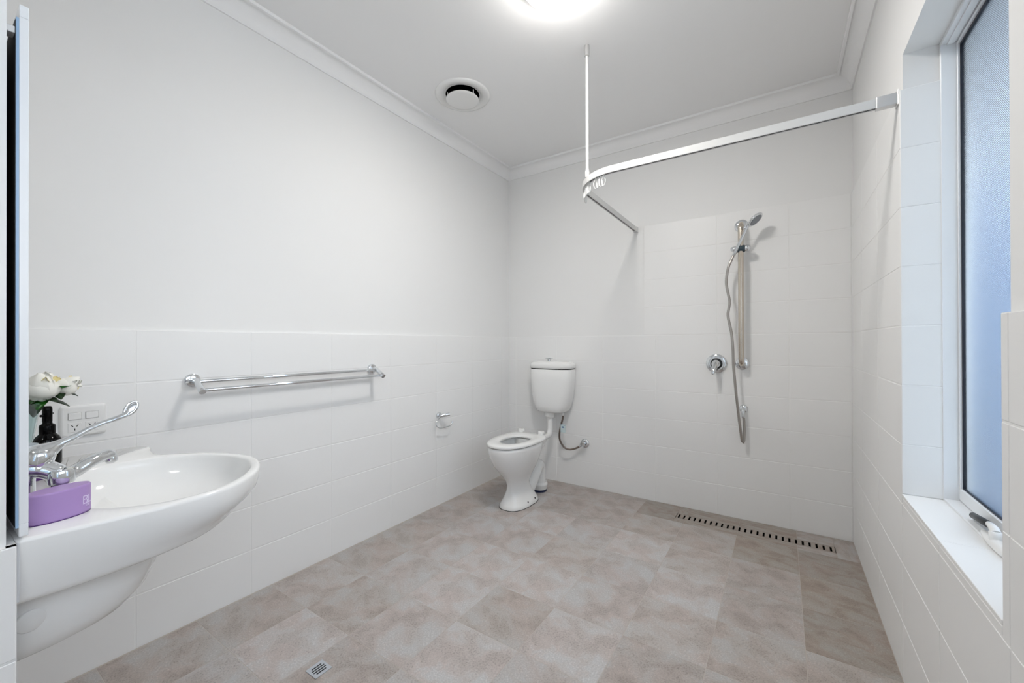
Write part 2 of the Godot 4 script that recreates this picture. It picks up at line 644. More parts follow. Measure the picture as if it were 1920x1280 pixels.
	prof.append_array([Vector2(0.0665, 2.6640), Vector2(0.078, 2.6655), Vector2(0.079, 2.684), Vector2(-0.004, 2.684)])
	# runs with mitred ends: [from, to, inward, mitre sign at from, at to]
	var A := -PAINT
	cornice("trim_1", prof, Vector3(A, 0, A), Vector3(A, 0, NEAR + 0.012), Vector3(1, 0, 0), 1, -1)
	cornice("trim_2", prof, Vector3(A, 0, A), Vector3(W + PAINT, 0, A), Vector3(0, 0, 1), 1, -1)
	cornice("trim_3", prof, Vector3(W + PAINT, 0, A), Vector3(W + PAINT, 0, 4.2), Vector3(-1, 0, 0), 1, -1)
	cornice("trim_4", prof, Vector3(A, 0, NEAR + 0.012), Vector3(NIB - 0.012, 0, NEAR + 0.012), Vector3(0, 0, -1), 1, 1)

func cornice(called: String, prof: Array, a: Vector3, e: Vector3, inward: Vector3, m0: int, m1: int) -> void:
	var d := (e - a).normalized()
	var r0 := PackedVector3Array()
	var r1 := PackedVector3Array()
	for p in prof:
		r0.append(a + inward * p.x + Vector3(0, p.y, 0) + d * (m0 * p.x))
		r1.append(e + inward * p.x + Vector3(0, p.y, 0) + d * (m1 * p.x))
	var b := MB.new()
	var n := r0.size()
	for i in n:
		var j := (i + 1) % n
		if i < 3 or i > 11:
			b.g += 1
		b.q(r0[i], r0[j], r1[j], r1[i])
	b.done()
	structure(put(called, b.mesh(), M.ceil))

func window() -> void:
	var w := Node3D.new()
	w.name = "window_1"
	add_child(w)
	structure(w)
	var y0 := 0.632
	var y1 := 2.122
	var z0 := 1.137
	var z1 := 1.907
	var X := W + 0.1
	# outer frame
	var b := MB.new()
	b.box(Vector3(X - 0.002, y0 - 0.010, z0), Vector3(X + 0.065, y1, z0 + 0.0125), 0.001)
	b.box(Vector3(X - 0.002, y0 - 0.010, z1 - 0.0125), Vector3(X + 0.065, y1, z1), 0.001)
	b.box(Vector3(X - 0.002, y1 - 0.013, z0 + 0.0125), Vector3(X + 0.065, y1 + 0.01, z1 - 0.0125), 0.001)
	b.box(Vector3(X - 0.001, y0 - 0.010, z0 + 0.0125), Vector3(X + 0.065, y0 + 0.006, z1 - 0.0125), 0.001)
	part("frame", b, M.white_metal, w)
	# sliding bead in the head, a step in front of the sash
	b = MB.new()
	b.box(Vector3(X + 0.012, y1 - 0.017, z0 + 0.0125), Vector3(X + 0.030, y1 - 0.013, z1 - 0.0125), 0.0008)
	part("head_bead", b, M.white_metal, w)
	# sash
	var s0 := z0 + 0.0135
	var s1 := z1 - 0.0135
	var xs := X + 0.034
	b = MB.new()
	b.box(Vector3(xs, y0 + 0.008, s0), Vector3(xs + 0.028, y1 - 0.016, s0 + 0.006), 0.001)
	b.box(Vector3(xs, y0 + 0.008, s1 - 0.030), Vector3(xs + 0.028, y1 - 0.016, s1), 0.001)
	b.box(Vector3(xs, y1 - 0.026, s0 + 0.006), Vector3(xs + 0.028, y1 - 0.016, s1 - 0.030), 0.001)
	b.box(Vector3(xs, y0 + 0.008, s0 + 0.006), Vector3(xs + 0.028, y0 + 0.046, s1 - 0.030), 0.001)
	part("sash", b, M.white_metal, w)
	# dark rubber gasket round the pane
	b = MB.new()
	var gx0 := xs + 0.006
	var gx1 := xs + 0.022
	b.box(Vector3(gx0, y0 + 0.046, s0 + 0.006), Vector3(gx1, y1 - 0.026, s0 + 0.010))
	b.box(Vector3(gx0, y0 + 0.046, s1 - 0.034), Vector3(gx1, y1 - 0.026, s1 - 0.030))
	b.box(Vector3(gx0, y1 - 0.034, s0 + 0.010), Vector3(gx1, y1 - 0.026, s1 - 0.034))
	b.box(Vector3(gx0, y0 + 0.046, s0 + 0.010), Vector3(gx1, y0 + 0.049, s1 - 0.034))
	part("gasket", b, mat(Color(0.04, 0.07, 0.13), 0.5), w)
	# obscure glass with a fine woven relief
	var g := mat(Color(0.90, 0.94, 0.97, 0.0), 0.24)
	g.transparency = BaseMaterial3D.TRANSPARENCY_ALPHA
	g.refraction_enabled = true
	g.refraction_scale = 0.05
	var n := 64
	var im := Image.create(n, n, false, Image.FORMAT_RGB8)
	for y in n:
		for x in n:
			var u := TAU * x / n * 4.0
			var v := TAU * y / n * 4.0
			var k := 0.5 + 0.25 * sin(u) * sin(v) + 0.25 * sin(u + v)
			im.set_pixel(x, y, Color(k, k, k))
	im.bump_map_to_normal_map(3.0)
	g.normal_enabled = true
	g.normal_texture = ImageTexture.create_from_image(im)
	g.normal_scale = 0.9
	g.uv1_triplanar = true
	g.uv1_world_triplanar = true
	g.uv1_scale = Vector3.ONE * 40.0
	b = MB.new()
	b.box(Vector3(xs + 0.011, y0 + 0.040, s0 + 0.004), Vector3(xs + 0.016, y1 - 0.020, s1 - 0.028))
	part("pane", b, g, w)
	# chain winder on the bottom rail: base, arm and dark handle
	b = MB.new()
	var rings := []
	for k in 13:
		var t := k / 12.0
		var zz := lerpf(1.425, 1.64, t)
		var hw := 0.017 * pow(sin(PI * clampf(t * 0.94 + 0.03, 0.0, 1.0)), 0.45)
		var ring := PackedVector3Array()
		for i in 12:
			var a := TAU * i / 12
			ring.append(Vector3(2.478 + cos(a) * hw, 0.6385 + maxf(-0.0055, 0.016 * sin(a)) * (0.4 + 0.6 * sin(PI * t)), zz))
		rings.append(ring)
	b.loft(rings)
	var wi := part("winder", b, M.plastic, w)
	b = MB.new()
	b.cyl(Vector3(2.478, 0.645, 1.505), Vector3(2.478, 0.668, 1.500), 0.0125)
	b.tube([Vector3(2.478, 0.664, 1.502), Vector3(2.479, 0.670, 1.49), Vector3(2.481, 0.671, 1.465), Vector3(2.483, 0.667, 1.435)], [0.010, 0.010, 0.008, 0.007], 14)
	part("crank_arm", b, M.plastic, wi)
	b = MB.new()
	b.tube([Vector3(2.4815, 0.668, 1.452), Vector3(2.482, 0.667, 1.445), Vector3(2.484, 0.652, 1.335), Vector3(2.484, 0.651, 1.328)], [0.006, 0.0095, 0.0085, 0.005], 16)
	part("crank_handle", b, mat(Color(0.012, 0.016, 0.032), 0.4), wi)

	# clear window added beside the camera, out of view, to light the left side
	var w2 := Node3D.new()
	w2.name = "window_2"
	add_child(w2)
	structure(w2)
	b = MB.new()
	b.box(Vector3(X, 1.215, W2A), Vector3(X + 0.05, 2.40, W2A + 0.03), 0.001)
	b.box(Vector3(X, 1.215, W2B - 0.03), Vector3(X + 0.05, 2.40, W2B), 0.001)
	b.box(Vector3(X, 1.215, W2A + 0.03), Vector3(X + 0.05, 1.245, W2B - 0.03), 0.001)
	b.box(Vector3(X, 2.37, W2A + 0.03), Vector3(X + 0.05, 2.40, W2B - 0.03), 0.001)
	part("frame", b, M.white_metal, w2)
	var clear := mat(Color(0.96, 0.98, 0.98, 0.06), 0.02)
	clear.transparency = BaseMaterial3D.TRANSPARENCY_ALPHA
	b = MB.new()
	b.box(Vector3(X + 0.022, 1.24, W2A + 0.025), Vector3(X + 0.026, 2.375, W2B - 0.025))
	part("pane", b, clear, w2)

	# outside: pale paving bouncing light in, eave, fence and an added dark wall, seen only as blurred light through the pane
	b = MB.new()
	b.box(Vector3(W + 0.205, -0.4, -8), Vector3(16, -0.3, 16))
	structure(put("ground", b.mesh(), mat(Color(0.82, 0.81, 0.79), 0.9)))
	b = MB.new()
	b.box(Vector3(W + 0.19, 2.30, -3), Vector3(W + 0.62, 2.42, 7))
	structure(put("eave", b.mesh(), mat(Color(0.75, 0.77, 0.80), 0.8)))
	b = MB.new()
	b.box(Vector3(W + 0.19, -0.35, -0.9), Vector3(5.2, 2.75, -0.5))  # wall added to darken the slanting view through the pane
	structure(put("neighbour_wall", b.mesh(), mat(Color(0.36, 0.45, 0.57), 0.8)))
	b = MB.new()
	b.box(Vector3(9.2, -0.35, -8), Vector3(9.26, 1.2, 14))
	structure(put("boundary_fence", b.mesh(), mat(Color(0.46, 0.56, 0.66), 0.7)))

func drains() -> void:
	# slot drain cut into the shower floor
	var x0 := 1.4465
	var x1 := 2.274
	var z0 := 0.1287
	var z1 := 0.2068
	var d := thing("slot_drain", "long narrow floor drain with a row of dark slots along the shower wall", "drain", Vector3((x0 + x1) / 2, 0, (z0 + z1) / 2))
	var b := MB.new()
	b.box(Vector3(x0, -0.0094, z0), Vector3(x1, -0.0022, z1))  # black fill just below the slots stands in for the channel's deep shade
	part("channel", b, M.void, d)
	b = MB.new()
	var gx0 := x0 + 0.0022
	var gx1 := x1 - 0.0022
	var gz0 := z0 + 0.0022
	var gz1 := z1 - 0.0004
	var top := -0.0002
	var s0 := 0.1395
	var s1 := 0.1985
	b.box(Vector3(gx0, -0.0021, gz0), Vector3(gx1, top, s0))
	b.box(Vector3(gx0, -0.0021, s1), Vector3(gx1, top, gz1))
	var last := gx0
	for k in 26:
		var xc := 1.4625 + k * (2.2545 - 1.4625) / 25.0
		b.box(Vector3(last, -0.0021, s0), Vector3(xc - 0.0052, top, s1))
		last = xc + 0.0052
	b.box(Vector3(last, -0.0021, s0), Vector3(gx1, top, s1))
	var im: StandardMaterial3D = M.stones[9].duplicate()
	im.uv1_triplanar = true
	im.uv1_world_triplanar = true
	im.uv1_scale = Vector3.ONE * 3.3
	part("slotted_cover", b, im, d)

	# small square floor waste beside the basin
	var c := Vector3(0.670, 0, 2.204)
	var h := 0.031
	var r := 0.0235
	var f := thing("floor_waste", "small square chrome floor waste with four dark slots near the basin", "drain", c)
	b = MB.new()
	b.box(c + Vector3(-h + 0.001, 0.00005, -h + 0.001), c + Vector3(h - 0.001, 0.0005, h - 0.001))  # black sheet on the tile stands in for the well's dark depth
	part("well", b, M.void, f)
	b = MB.new()
	# plate: bars with slots between, clipped by a circle
	var slots := [-0.0156, -0.0052, 0.0052, 0.0156]
	var sw := 0.0026
	var edge := -h
	for s in slots:
		b.box(c + Vector3(edge, 0.0004, -h), c + Vector3(s - sw, 0.0026, h))
		var hl := sqrt(maxf(0.0, r * r - s * s))
		b.box(c + Vector3(s - sw, 0.0004, -h), c + Vector3(s + sw, 0.0026, -hl))
		b.box(c + Vector3(s - sw, 0.0004, hl), c + Vector3(s + sw, 0.0026, h))
		edge = s + sw
	b.box(c + Vector3(edge, 0.0004, -h), c + Vector3(h, 0.0026, h))
	part("slotted_plate", b, mat(Color(0.78, 0.80, 0.83), 0.3, 0.7), f)

func oyster(c: Vector3, label: String, energy: float, glow: float, omni: float) -> void:
	var o := thing("ceiling_light", label, "light", c)
	var b := MB.new()
	b.lathe([[0.140, 0.004], [0.158, 0.0], [0.160, -0.010], [0.157, -0.026], [0.151, -0.026], [0.148, -0.002]], c, Vector3.UP, 64)
	part("lamp_base", b, M.plastic, o)
	b = MB.new()
	var pr := [[0.149, -0.010], [0.150, -0.022]]
	for k in 10:
		var a := PI / 2 * k / 9.0
		pr.append([0.150 * cos(a) if k < 9 else 0.0, -0.026 - 0.062 * sin(a)])
	pr.append([0.0, -0.012])
	b.lathe(pr, c, Vector3.UP, 64, 60.0)
	var em := mat(Color(0.95, 0.95, 0.95), 0.4)
	em.emission_enabled = true
	em.emission = Color(1.0, 0.985, 0.965)
	em.emission_energy_multiplier = glow
	part("lamp_diffuser", b, em, o)
	var l := AreaLight3D.new()
	l.name = "lamp_light"
	l.position = Vector3(0, -0.092, 0)
	l.rotation = Vector3(-PI / 2, 0, 0)
	l.area_size = Vector2(0.26, 0.26)
	l.area_range = 8.0
	l.area_attenuation = 2.0
	l.light_energy = energy
	l.light_color = Color(1.0, 0.985, 0.965)
	l.shadow_enabled = true
	o.add_child(l)
	# and the lamp inside the diffuser, which washes the ceiling
	var p := OmniLight3D.new()
	p.name = "bulb_light"
	p.position = Vector3(0, -0.055, 0)
	p.omni_range = 8.0
	p.omni_attenuation = 2.0
	p.light_energy = omni
	p.light_color = l.light_color
	p.light_size = 0.09
	p.shadow_enabled = true
	o.add_child(p)

func ceiling_things() -> void:
	# oyster light
	oyster(Vector3(1.257, CEIL, 1.51), "round white glowing dome light on the ceiling before the curtain rod", LAMP_ENERGY, LAMP_GLOW, LAMP_OMNI)

	# round air vent with a lowered disc
	var b: MB
	var v := Vector3(0.392, CEIL, 1.093)
	var e := thing("ceiling_vent", "round white ceiling air vent with a lowered centre disc", "vent", v)
	b = MB.new()
	b.lathe([[0.168, 0.004], [0.168, -0.004], [0.164, -0.010], [0.150, -0.0125], [0.128, -0.0075], [0.110, -0.001], [0.104, 0.003]], v, Vector3.UP, 64, 70.0)
	part("flange", b, M.plastic, e)
	b = MB.new()
	b.lathe([[0.104, -0.0005], [0.104, -0.002], [0.0, -0.002], [0.0, -0.0005]], v, Vector3.UP, 48)
	part("duct", b, M.void, e)
	b = MB.new()
	b.lathe([[0.0, -0.024], [0.080, -0.024], [0.099, -0.028], [0.102, -0.032], [0.100, -0.036], [0.085, -0.038], [0.0, -0.039]], v, Vector3.UP, 64, 60.0)
	part("disc", b, M.plastic, e)
	for k in 3:
		b = MB.new()
		var p := v + Vector3(cos(k * TAU / 3 + 4.3), 0, sin(k * TAU / 3 + 4.3)) * 0.094
		b.cyl(p + Vector3(0, -0.028, 0), p + Vector3(0, 0.0, 0), 0.003, 0.0005, 10)
		part("peg", b, M.plastic, e)

func track_point(s: float) -> Array:
	# along the track from the right wall (s = 0) round the bend to the back wall: [point, outward side]
	var zt := 1.122
	var xt := 1.134
	var R := 0.225
	var l1 := W - xt - R
	var l2 := R * PI / 2
	if s < l1:
		return [Vector3(W - s, 0, zt), Vector3(0, 0, 1)]
	if s < l1 + l2:
		var a := (s - l1) / R
		var o := Vector3(-sin(a), 0, cos(a))
		return [Vector3(xt + R, 0, zt - R) + o * R, o]
	return [Vector3(xt, 0, zt - R - (s - l1 - l2)), Vector3(-1, 0, 0)]

func track() -> void:
	var t := thing("shower_curtain_track", "white angled curtain track bent round the shower corner, hung by a ceiling rod", "curtain rail", Vector3(W, 1.97, 1.122))
	var zt := 1.122
	var total := W - 1.134 - 0.225 + 0.225 * PI / 2 + zt - 0.225
	var yb := 1.966
	# profile across: outer side +, open slot underneath
	var pf := [[0.011, 0.0], [0.011, 0.031], [-0.011, 0.031], [-0.011, 0.0], [-0.0045, 0.0], [-0.0045, 0.004], [0.0045, 0.004], [0.0045, 0.0]]
	var rings := []
	var ss := []
	var l1 := W - 1.134 - 0.225
	ss.append(0.010)
	ss.append(l1 - 0.002)
	for k in 25:
		ss.append(l1 + 0.225 * PI / 2 * k / 24.0)
	ss.append(total - 0.006)
	for s in ss:
		var p := track_point(s)
		var ring := PackedVector3Array()
		for q in pf:
			ring.append(p[0] + p[1] * q[0] + Vector3(0, yb + q[1], 0))
		rings.append(ring)
	var b := MB.new()
	# faces flat across the profile, smooth along it
	for k in pf.size():
		b.g += 1
		var j := (k + 1) % pf.size()
		for r in rings.size() - 1:
			b.q(rings[r][k], rings[r][j], rings[r + 1][j], rings[r + 1][k])
	b.done()
	part("track_rail", b, M.track_white, t)
	# dark slot in the underside
	b = MB.new()
	var sl := []
	for s in ss:
		var p := track_point(s)
		var ring := PackedVector3Array()
		for q in [[0.0043, 0.0005], [0.0043, 0.0039], [-0.0043, 0.0039], [-0.0043, 0.0005]]:
			ring.append(p[0] + p[1] * q[0] + Vector3(0, yb + q[1], 0))
		sl.append(ring)
	b.loft(sl, true, true, true, 180.0)
	part("runner_slot", b, M.black, t)
	# end brackets
	b = MB.new()
	b.box(Vector3(W - 0.058, yb - 0.004, zt - 0.0145), Vector3(W, yb + 0.035, zt + 0.0145), 0.0015)
	b.box(Vector3(W - 0.004, yb - 0.010, zt - 0.020), Vector3(W, yb + 0.042, zt + 0.020), 0.0015)
	part("end_bracket", b, M.alu, t)
	b = MB.new()
	b.box(Vector3(1.134 - 0.0145, yb - 0.003, -PAINT), Vector3(1.134 + 0.0145, yb + 0.034, 0.026), 0.0015)
	part("end_bracket", b, M.alu, t)
	# ceiling rod
	var p := Vector3(1.199, 0, 1.058)
	b = MB.new()
	b.lathe([[0.007, yb + 0.030], [0.0115, yb + 0.032], [0.0115, yb + 0.062], [0.0088, yb + 0.070], [0.0075, yb + 0.080], [0.0072, CEIL - 0.05], [0.0, CEIL - 0.05]], p, Vector3.UP, 20)
	part("ceiling_rod", b, M.track_white, t)
	b = MB.new()
	b.lathe([[0.008, CEIL - 0.056], [0.0125, CEIL - 0.054], [0.0130, CEIL - 0.030], [0.0130, CEIL], [0.0, CEIL]], p, Vector3.UP, 20)
	part("rod_socket", b, mat(Color(0.78, 0.78, 0.78), 0.3, 0.6), t)

	# curtain hooks hanging in the bend
	var places := [13.0, 17.0, 21.5, 26.0, 40.0, 43.5, 47.0, 50.5, 54.5, 58.0, 61.5, 65.5, 69.0, 73.0, 77.5, 82.0]
	var hook: Node3D = null
	var l2 := 0.225 * PI / 2
	var rng := RandomNumberGenerator.new()
	rng.seed = 5
	for i in places.size():
		var q := track_point(l1 + l2 * places[i] / 90.0)
		if hook == null:
			hook = thing("curtain_hook", HOOK % ORDINAL[0], "curtain hook", Vector3.ZERO, "curtain hooks in the bend of the track")
			b = MB.new()
			b.box(Vector3(-0.003, -0.006, -0.0036), Vector3(0.003, 0.003, 0.0036), 0.0008)
			part("glider", b, M.plastic, hook)
			b = MB.new()
			var path := []
			for k in 17:
				var a := PI * 0.08 + TAU * 0.92 * k / 16.0
				path.append(Vector3(sin(a) * 0.0100 * (1.0 if cos(a) < 0.3 else 0.7), -0.029 + cos(a) * 0.0235, 0.001 * k / 16.0))
			b.tube(path, 0.0023, 8)
			part("loop", b, M.plastic, hook)
		else:
			var h := hook.duplicate()
			h.name = "curtain_hook"
			add_child(h, true)
			number(h)
			tag(h, HOOK % ORDINAL[i], "curtain hook", "curtain hooks in the bend of the track")
			hook = h
		hook.position = q[0] + Vector3(0, yb + 0.001, 0)
		hook.rotation.y = atan2(q[1].x, q[1].z) + rng.randf_range(-0.5, 0.5)

func shower() -> void:
	# mixer
	var c := Vector3(1.669, 1.004, 0)
	var m := thing("shower_mixer", "round chrome shower mixer plate with a single lever on the tiled wall", "shower tap", c)
	var Z := Vector3(0, 0, 1)
	var b := MB.new()
	b.lathe([[0.064, 0.0], [0.064, 0.003], [0.060, 0.007], [0.046, 0.010], [0.040, 0.010], [0.0, 0.010]], c, Z, 48, 60.0)
	part("plate", b, M.chrome, m)
	b = MB.new()
	b.lathe([[0.036, 0.009], [0.036, 0.018], [0.032, 0.020], [0.0, 0.020]], c, Z, 36)
	part("shroud_ring", b, M.black, m)
	b = MB.new()
	b.lathe([[0.026, 0.018], [0.026, 0.046], [0.023, 0.056], [0.014, 0.062], [0.0, 0.063]], c, Z, 36, 60.0)
	b.tube([c + Vector3(0, 0.004, 0.045), c + Vector3(-0.002, -0.012, 0.066), c + Vector3(-0.006, -0.040, 0.092), c + Vector3(-0.010, -0.062, 0.106), c + Vector3(-0.011, -0.067, 0.108)], [0.020, 0.019, 0.013, 0.010, 0.004], 20)
	part("lever", b, M.chrome, m)

	# vertical grab rail
	var xr := 1.819
	var zr := 0.078
	var gy0 := 1.008
	var gy1 := 1.899
	var g := thing("grab_rail", "vertical brushed steel grab rail on the tiled shower wall", "grab rail", Vector3(xr, gy0, 0))
	b = MB.new()
	var path := [Vector3(xr, gy0, 0.004), Vector3(xr, gy0, 0.045)]
	for k in 7:
		var a := PI / 2 * k / 6.0
		path.append(Vector3(xr, gy0 + 0.033 * (1 - cos(a)), 0.045 + 0.033 * sin(a)))
	for k in 7:
		var a := PI / 2 * k / 6.0
		path.append(Vector3(xr, gy1 - 0.033 + 0.033 * sin(a), 0.045 + 0.033 * cos(a)))
	path.append(Vector3(xr, gy1, 0.004))
	b.tube(path, 0.016, 24)
	part("bar", b, M.steel, g)
	for y in [gy0, gy1]:
		b = MB.new()
		b.lathe([[0.041, 0.0], [0.041, 0.003], [0.038, 0.007], [0.030, 0.010], [0.019, 0.012], [0.0, 0.012]], Vector3(xr, y, 0), Z, 40, 60.0)
		part("flange", b, M.chrome, g)
	# sliding bracket
	var s := Vector3(xr, 1.737, zr)
	b = MB.new()
	b.cyl(s + Vector3(-0.024, 0, 0), s + Vector3(0.024, 0, 0), 0.0225, 0.003)
	var sl := part("slider", b, M.slate, g)
	b = MB.new()
	b.lathe([[0.019, 0.0], [0.022, 0.004], [0.022, 0.018], [0.016, 0.030], [0.0, 0.032]], s + Vector3(0.023, 0, 0), Vector3(1, 0, 0), 28, 60.0)
	part("clamp_knob", b, M.chrome, sl)
	b = MB.new()
	b.tube([s + Vector3(-0.022, 0, 0), s + Vector3(-0.034, 0.001, 0.002), s + Vector3(-0.052, 0.002, 0.004), s + Vector3(-0.057, 0.002, 0.004)], [0.018, 0.019, 0.014, 0.006], 20)
	part("holder", b, M.chrome, sl)

	# hand shower: hose, handle and round head
	var h0 := Vector3(1.781, 1.700, zr + 0.014)
	var h1 := Vector3(1.861, 1.866, zr + 0.040)
	var hs := thing("hand_shower", "chrome hand shower with a round head and a long metal hose", "shower head", h0)
	b = MB.new()
	var dir := (h1 - h0).normalized()
	b.tube([h0 - dir * 0.006, h0, h0.lerp(h1, 0.15), h0.lerp(h1, 0.5), h0.lerp(h1, 0.85), h1 + dir * 0.01], [0.007, 0.0095, 0.0105, 0.0092, 0.0085, 0.009], 18)
	part("handle", b, M.chrome, hs)
	# head, seen nearly edge-on, its face turned down and away to the right
	var hx := Vector3(0.080, 0.072, 0.012).normalized()
	var hn := Vector3(0.62, -0.66, 0.16)
	hn = (hn - hx * hn.dot(hx)).normalized()
	var hc := h1 + hx * 0.050
	b = MB.new()
	b.lathe([[0.0, -0.013], [0.022, -0.0115], [0.043, -0.005], [0.049, 0.0], [0.050, 0.005], [0.047, 0.009], [0.040, 0.010], [0.0, 0.0105]], hc, hn, 40, 60.0)
	var hd := part("head", b, M.chrome, hs)
	b = MB.new()
	b.lathe([[0.0, 0.0], [0.037, 0.0], [0.038, 0.0025], [0.0, 0.003]], hc + hn * 0.0095, hn, 36)
	part("spray_face", b, mat(Color(0.55, 0.57, 0.6), 0.3), hd)
	b = MB.new()
	var hp := []
	for q in [[1.780, 1.700, 0.090], [1.762, 1.655, 0.096], [1.752, 1.628, 0.1], [1.742, 1.575, 0.1], [1.739, 1.520, 0.1], [1.748, 1.46, 0.1], [1.757, 1.405, 0.1], [1.752, 1.360, 0.1], [1.747, 1.320, 0.1], [1.755, 1.265, 0.1], [1.767, 1.20, 0.1], [1.774, 1.10, 0.1], [1.777, 1.00, 0.098], [1.784, 0.90, 0.095], [1.792, 0.80, 0.090], [1.803, 0.681, 0.083], [1.814, 0.575, 0.075], [1.820, 0.522, 0.066], [1.8245, 0.510, 0.060], [1.8295, 0.522, 0.055], [1.832, 0.57, 0.05], [1.830, 0.645, 0.046], [1.8255, 0.672, 0.044]]:
		hp.append(Vector3(q[0], q[1], q[2]))
	b.tube(Array(spline(hp, 110)), 0.0080, 14)
	part("hose", b, M.hose, hs)

	# wall outlet
	var e := Vector3(1.8255, 0.716, 0)
	var w := thing("water_outlet", "small chrome wall outlet at the lower end of the shower hose", "wall outlet", e)
	b = MB.new()
	b.lathe([[0.026, 0.0], [0.026, 0.004], [0.022, 0.010], [0.012, 0.014], [0.0, 0.014]], e, Z, 32, 60.0)
	part("flange", b, M.chrome, w)
	b = MB.new()
	b.tube([e + Vector3(0, 0, 0.008), e + Vector3(0, 0, 0.032), e + Vector3(0, -0.004, 0.041), e + Vector3(0, -0.014, 0.044), e + Vector3(0, -0.040, 0.044)], [0.011, 0.011, 0.012, 0.0115, 0.0105], 18)
	b.cyl(e + Vector3(0, -0.030, 0.044), e + Vector3(0, -0.052, 0.044), 0.0105, 0.001, 8)
	part("elbow", b, M.chrome, w)

func toilet() -> void:
	var cx := 0.465
	var T := thing("toilet_pan", "white ceramic floor-mounted toilet pan with an open seat and no cover", "toilet", Vector3(cx, 0, 0.55))
	# pan: pedestal, bowl and rim
	var lev := [
		# y, centre z, half width, front, back, exponent, sideways shift
		[0.000, 0.540, 0.104, 0.188, 0.145, 2.6, -0.012], [0.012, 0.540, 0.105, 0.189, 0.145, 2.6, -0.012], [0.030, 0.540, 0.097, 0.180, 0.140, 2.6, -0.012], [0.070, 0.540, 0.077, 0.156, 0.114, 2.4, -0.013],
		[0.115, 0.540, 0.059, 0.140, 0.086, 2.3, -0.014], [0.150, 0.540, 0.055, 0.138, 0.076, 2.2, -0.014], [0.185, 0.545, 0.065, 0.150, 0.084, 2.2, -0.012], [0.225, 0.555, 0.086, 0.176, 0.102, 2.2, -0.008], [0.270, 0.570, 0.108, 0.206, 0.124, 2.2, -0.004],
		[0.320, 0.590, 0.130, 0.234, 0.155, 2.2, 0.0], [0.380, 0.600, 0.148, 0.254, 0.180, 2.2, 0.002], [0.425, 0.605, 0.155, 0.262, 0.190, 2.2, 0.004], [0.441, 0.605, 0.156, 0.262, 0.190, 2.2, 0.004], [0.448, 0.605, 0.151, 0.258, 0.185, 2.2, 0.004],
		[0.448, 0.612, 0.110, 0.198, 0.138, 2.1, 0.006], [0.441, 0.612, 0.104, 0.191, 0.132, 2.1, 0.006], [0.418, 0.612, 0.110, 0.197, 0.138, 2.1, 0.006], [0.37, 0.612, 0.104, 0.185, 0.130, 2.1, 0.006], [0.30, 0.600, 0.084, 0.14, 0.11, 2.0, 0.006],
		[0.24, 0.580, 0.060, 0.09, 0.09, 2.0, 0.003], [0.20, 0.560, 0.045, 0.06, 0.06, 2.0, 0.0]]
	var rings := []
	for l in lev:
		rings.append(dring(Vector3(cx + l[6], l[0], l[1]), l[2], l[3], l[4], l[5], 3.0, 56))
	var b := MB.new()
	b.loft(rings, true, true, true, 75.0)
	# platform behind the bowl that carries the seat hinges
	b.loft([dring(Vector3(cx, 0.34, 0.44), 0.075, 0.08, 0.055, 2.4, 4.0, 40), dring(Vector3(cx, 0.39, 0.43), 0.112, 0.09, 0.065, 2.4, 4.0, 40), dring(Vector3(cx, 0.43, 0.43), 0.126, 0.09, 0.072, 2.4, 4.0, 40), dring(Vector3(cx, 0.448, 0.43), 0.124, 0.09, 0.07, 2.4, 4.0, 40)], true, true, true, 70.0)
	var pan := part("pan", b, M.china, T)
	# water in the bowl
	b = MB.new()
	b.loft([sring(Vector3(cx + 0.003, 0.235, 0.580), 0.0575, 0.088, 2.0, 32), sring(Vector3(cx + 0.003, 0.242, 0.580), 0.060, 0.0895, 2.0, 32)])
	part("water", b, mat(Color(0.80, 0.84, 0.86), 0.03), pan)
	# ceramic trap rising at the back, then the bend to the floor
	b = MB.new()
	b.tube(Array(spline([Vector3(cx + 0.006, 0.06, 0.47), Vector3(cx + 0.008, 0.10, 0.425), Vector3(cx + 0.008, 0.165, 0.365), Vector3(cx + 0.004, 0.202, 0.325), Vector3(cx, 0.205, 0.292), Vector3(cx - 0.004, 0.175, 0.270), Vector3(cx - 0.005, 0.10, 0.265), Vector3(cx - 0.005, 0.03, 0.265)], 40)), 0.046, 26)
	part("trap", b, M.china, pan)
	b = MB.new()
	b.lathe([[0.048, 0.072], [0.053, 0.074], [0.056, 0.066], [0.060, 0.064], [0.061, 0.050], [0.057, 0.044], [0.057, 0.024], [0.054, 0.018], [0.0, 0.018]], Vector3(cx - 0.005, 0, 0.265), Vector3.UP, 40, 60.0)
	part("pan_collar", b, M.plastic, T)
	b = MB.new()
	b.lathe([[0.050, 0.020], [0.054, 0.016], [0.052, 0.0], [0.0, 0.0]], Vector3(cx - 0.005, 0, 0.265), Vector3.UP, 36)
	part("seal_ring", b, mat(Color(0.10, 0.16, 0.30), 0.5), T)
	# floor bolts on the near side of the foot
	for z in [0.490, 0.585]:
		b = MB.new()
		b.lathe([[0.0065, 0.0], [0.0065, 0.0015], [0.0, 0.002]], Vector3(cx + 0.0825, 0.031, z), Vector3(1, 0.35, 0), 16)
		part("bolt_cap", b, M.black, T)
	# black sealant under the foot
	b = MB.new()
	b.loft([dring(Vector3(cx - 0.012, 0.0, 0.540), 0.1065, 0.191, 0.147, 2.6, 3.0), dring(Vector3(cx - 0.012, 0.003, 0.540), 0.1065, 0.191, 0.147, 2.6, 3.0)])
	part("floor_seal", b, mat(Color(0.09, 0.08, 0.08), 0.7), T)
	# seat ring
	b = MB.new()
	var outer := dring(Vector3(cx + 0.005, 0, 0.615), 0.161, 0.258, 0.222, 2.15, 4.2, 72)
	var inner := dring(Vector3(cx + 0.009, 0, 0.625), 0.090, 0.144, 0.118, 2.0, 2.2, 72)
	var secs := []
	for q in [[0.0, 0.439], [-0.03, 0.4375], [0.0, 0.4375]]:
		pass
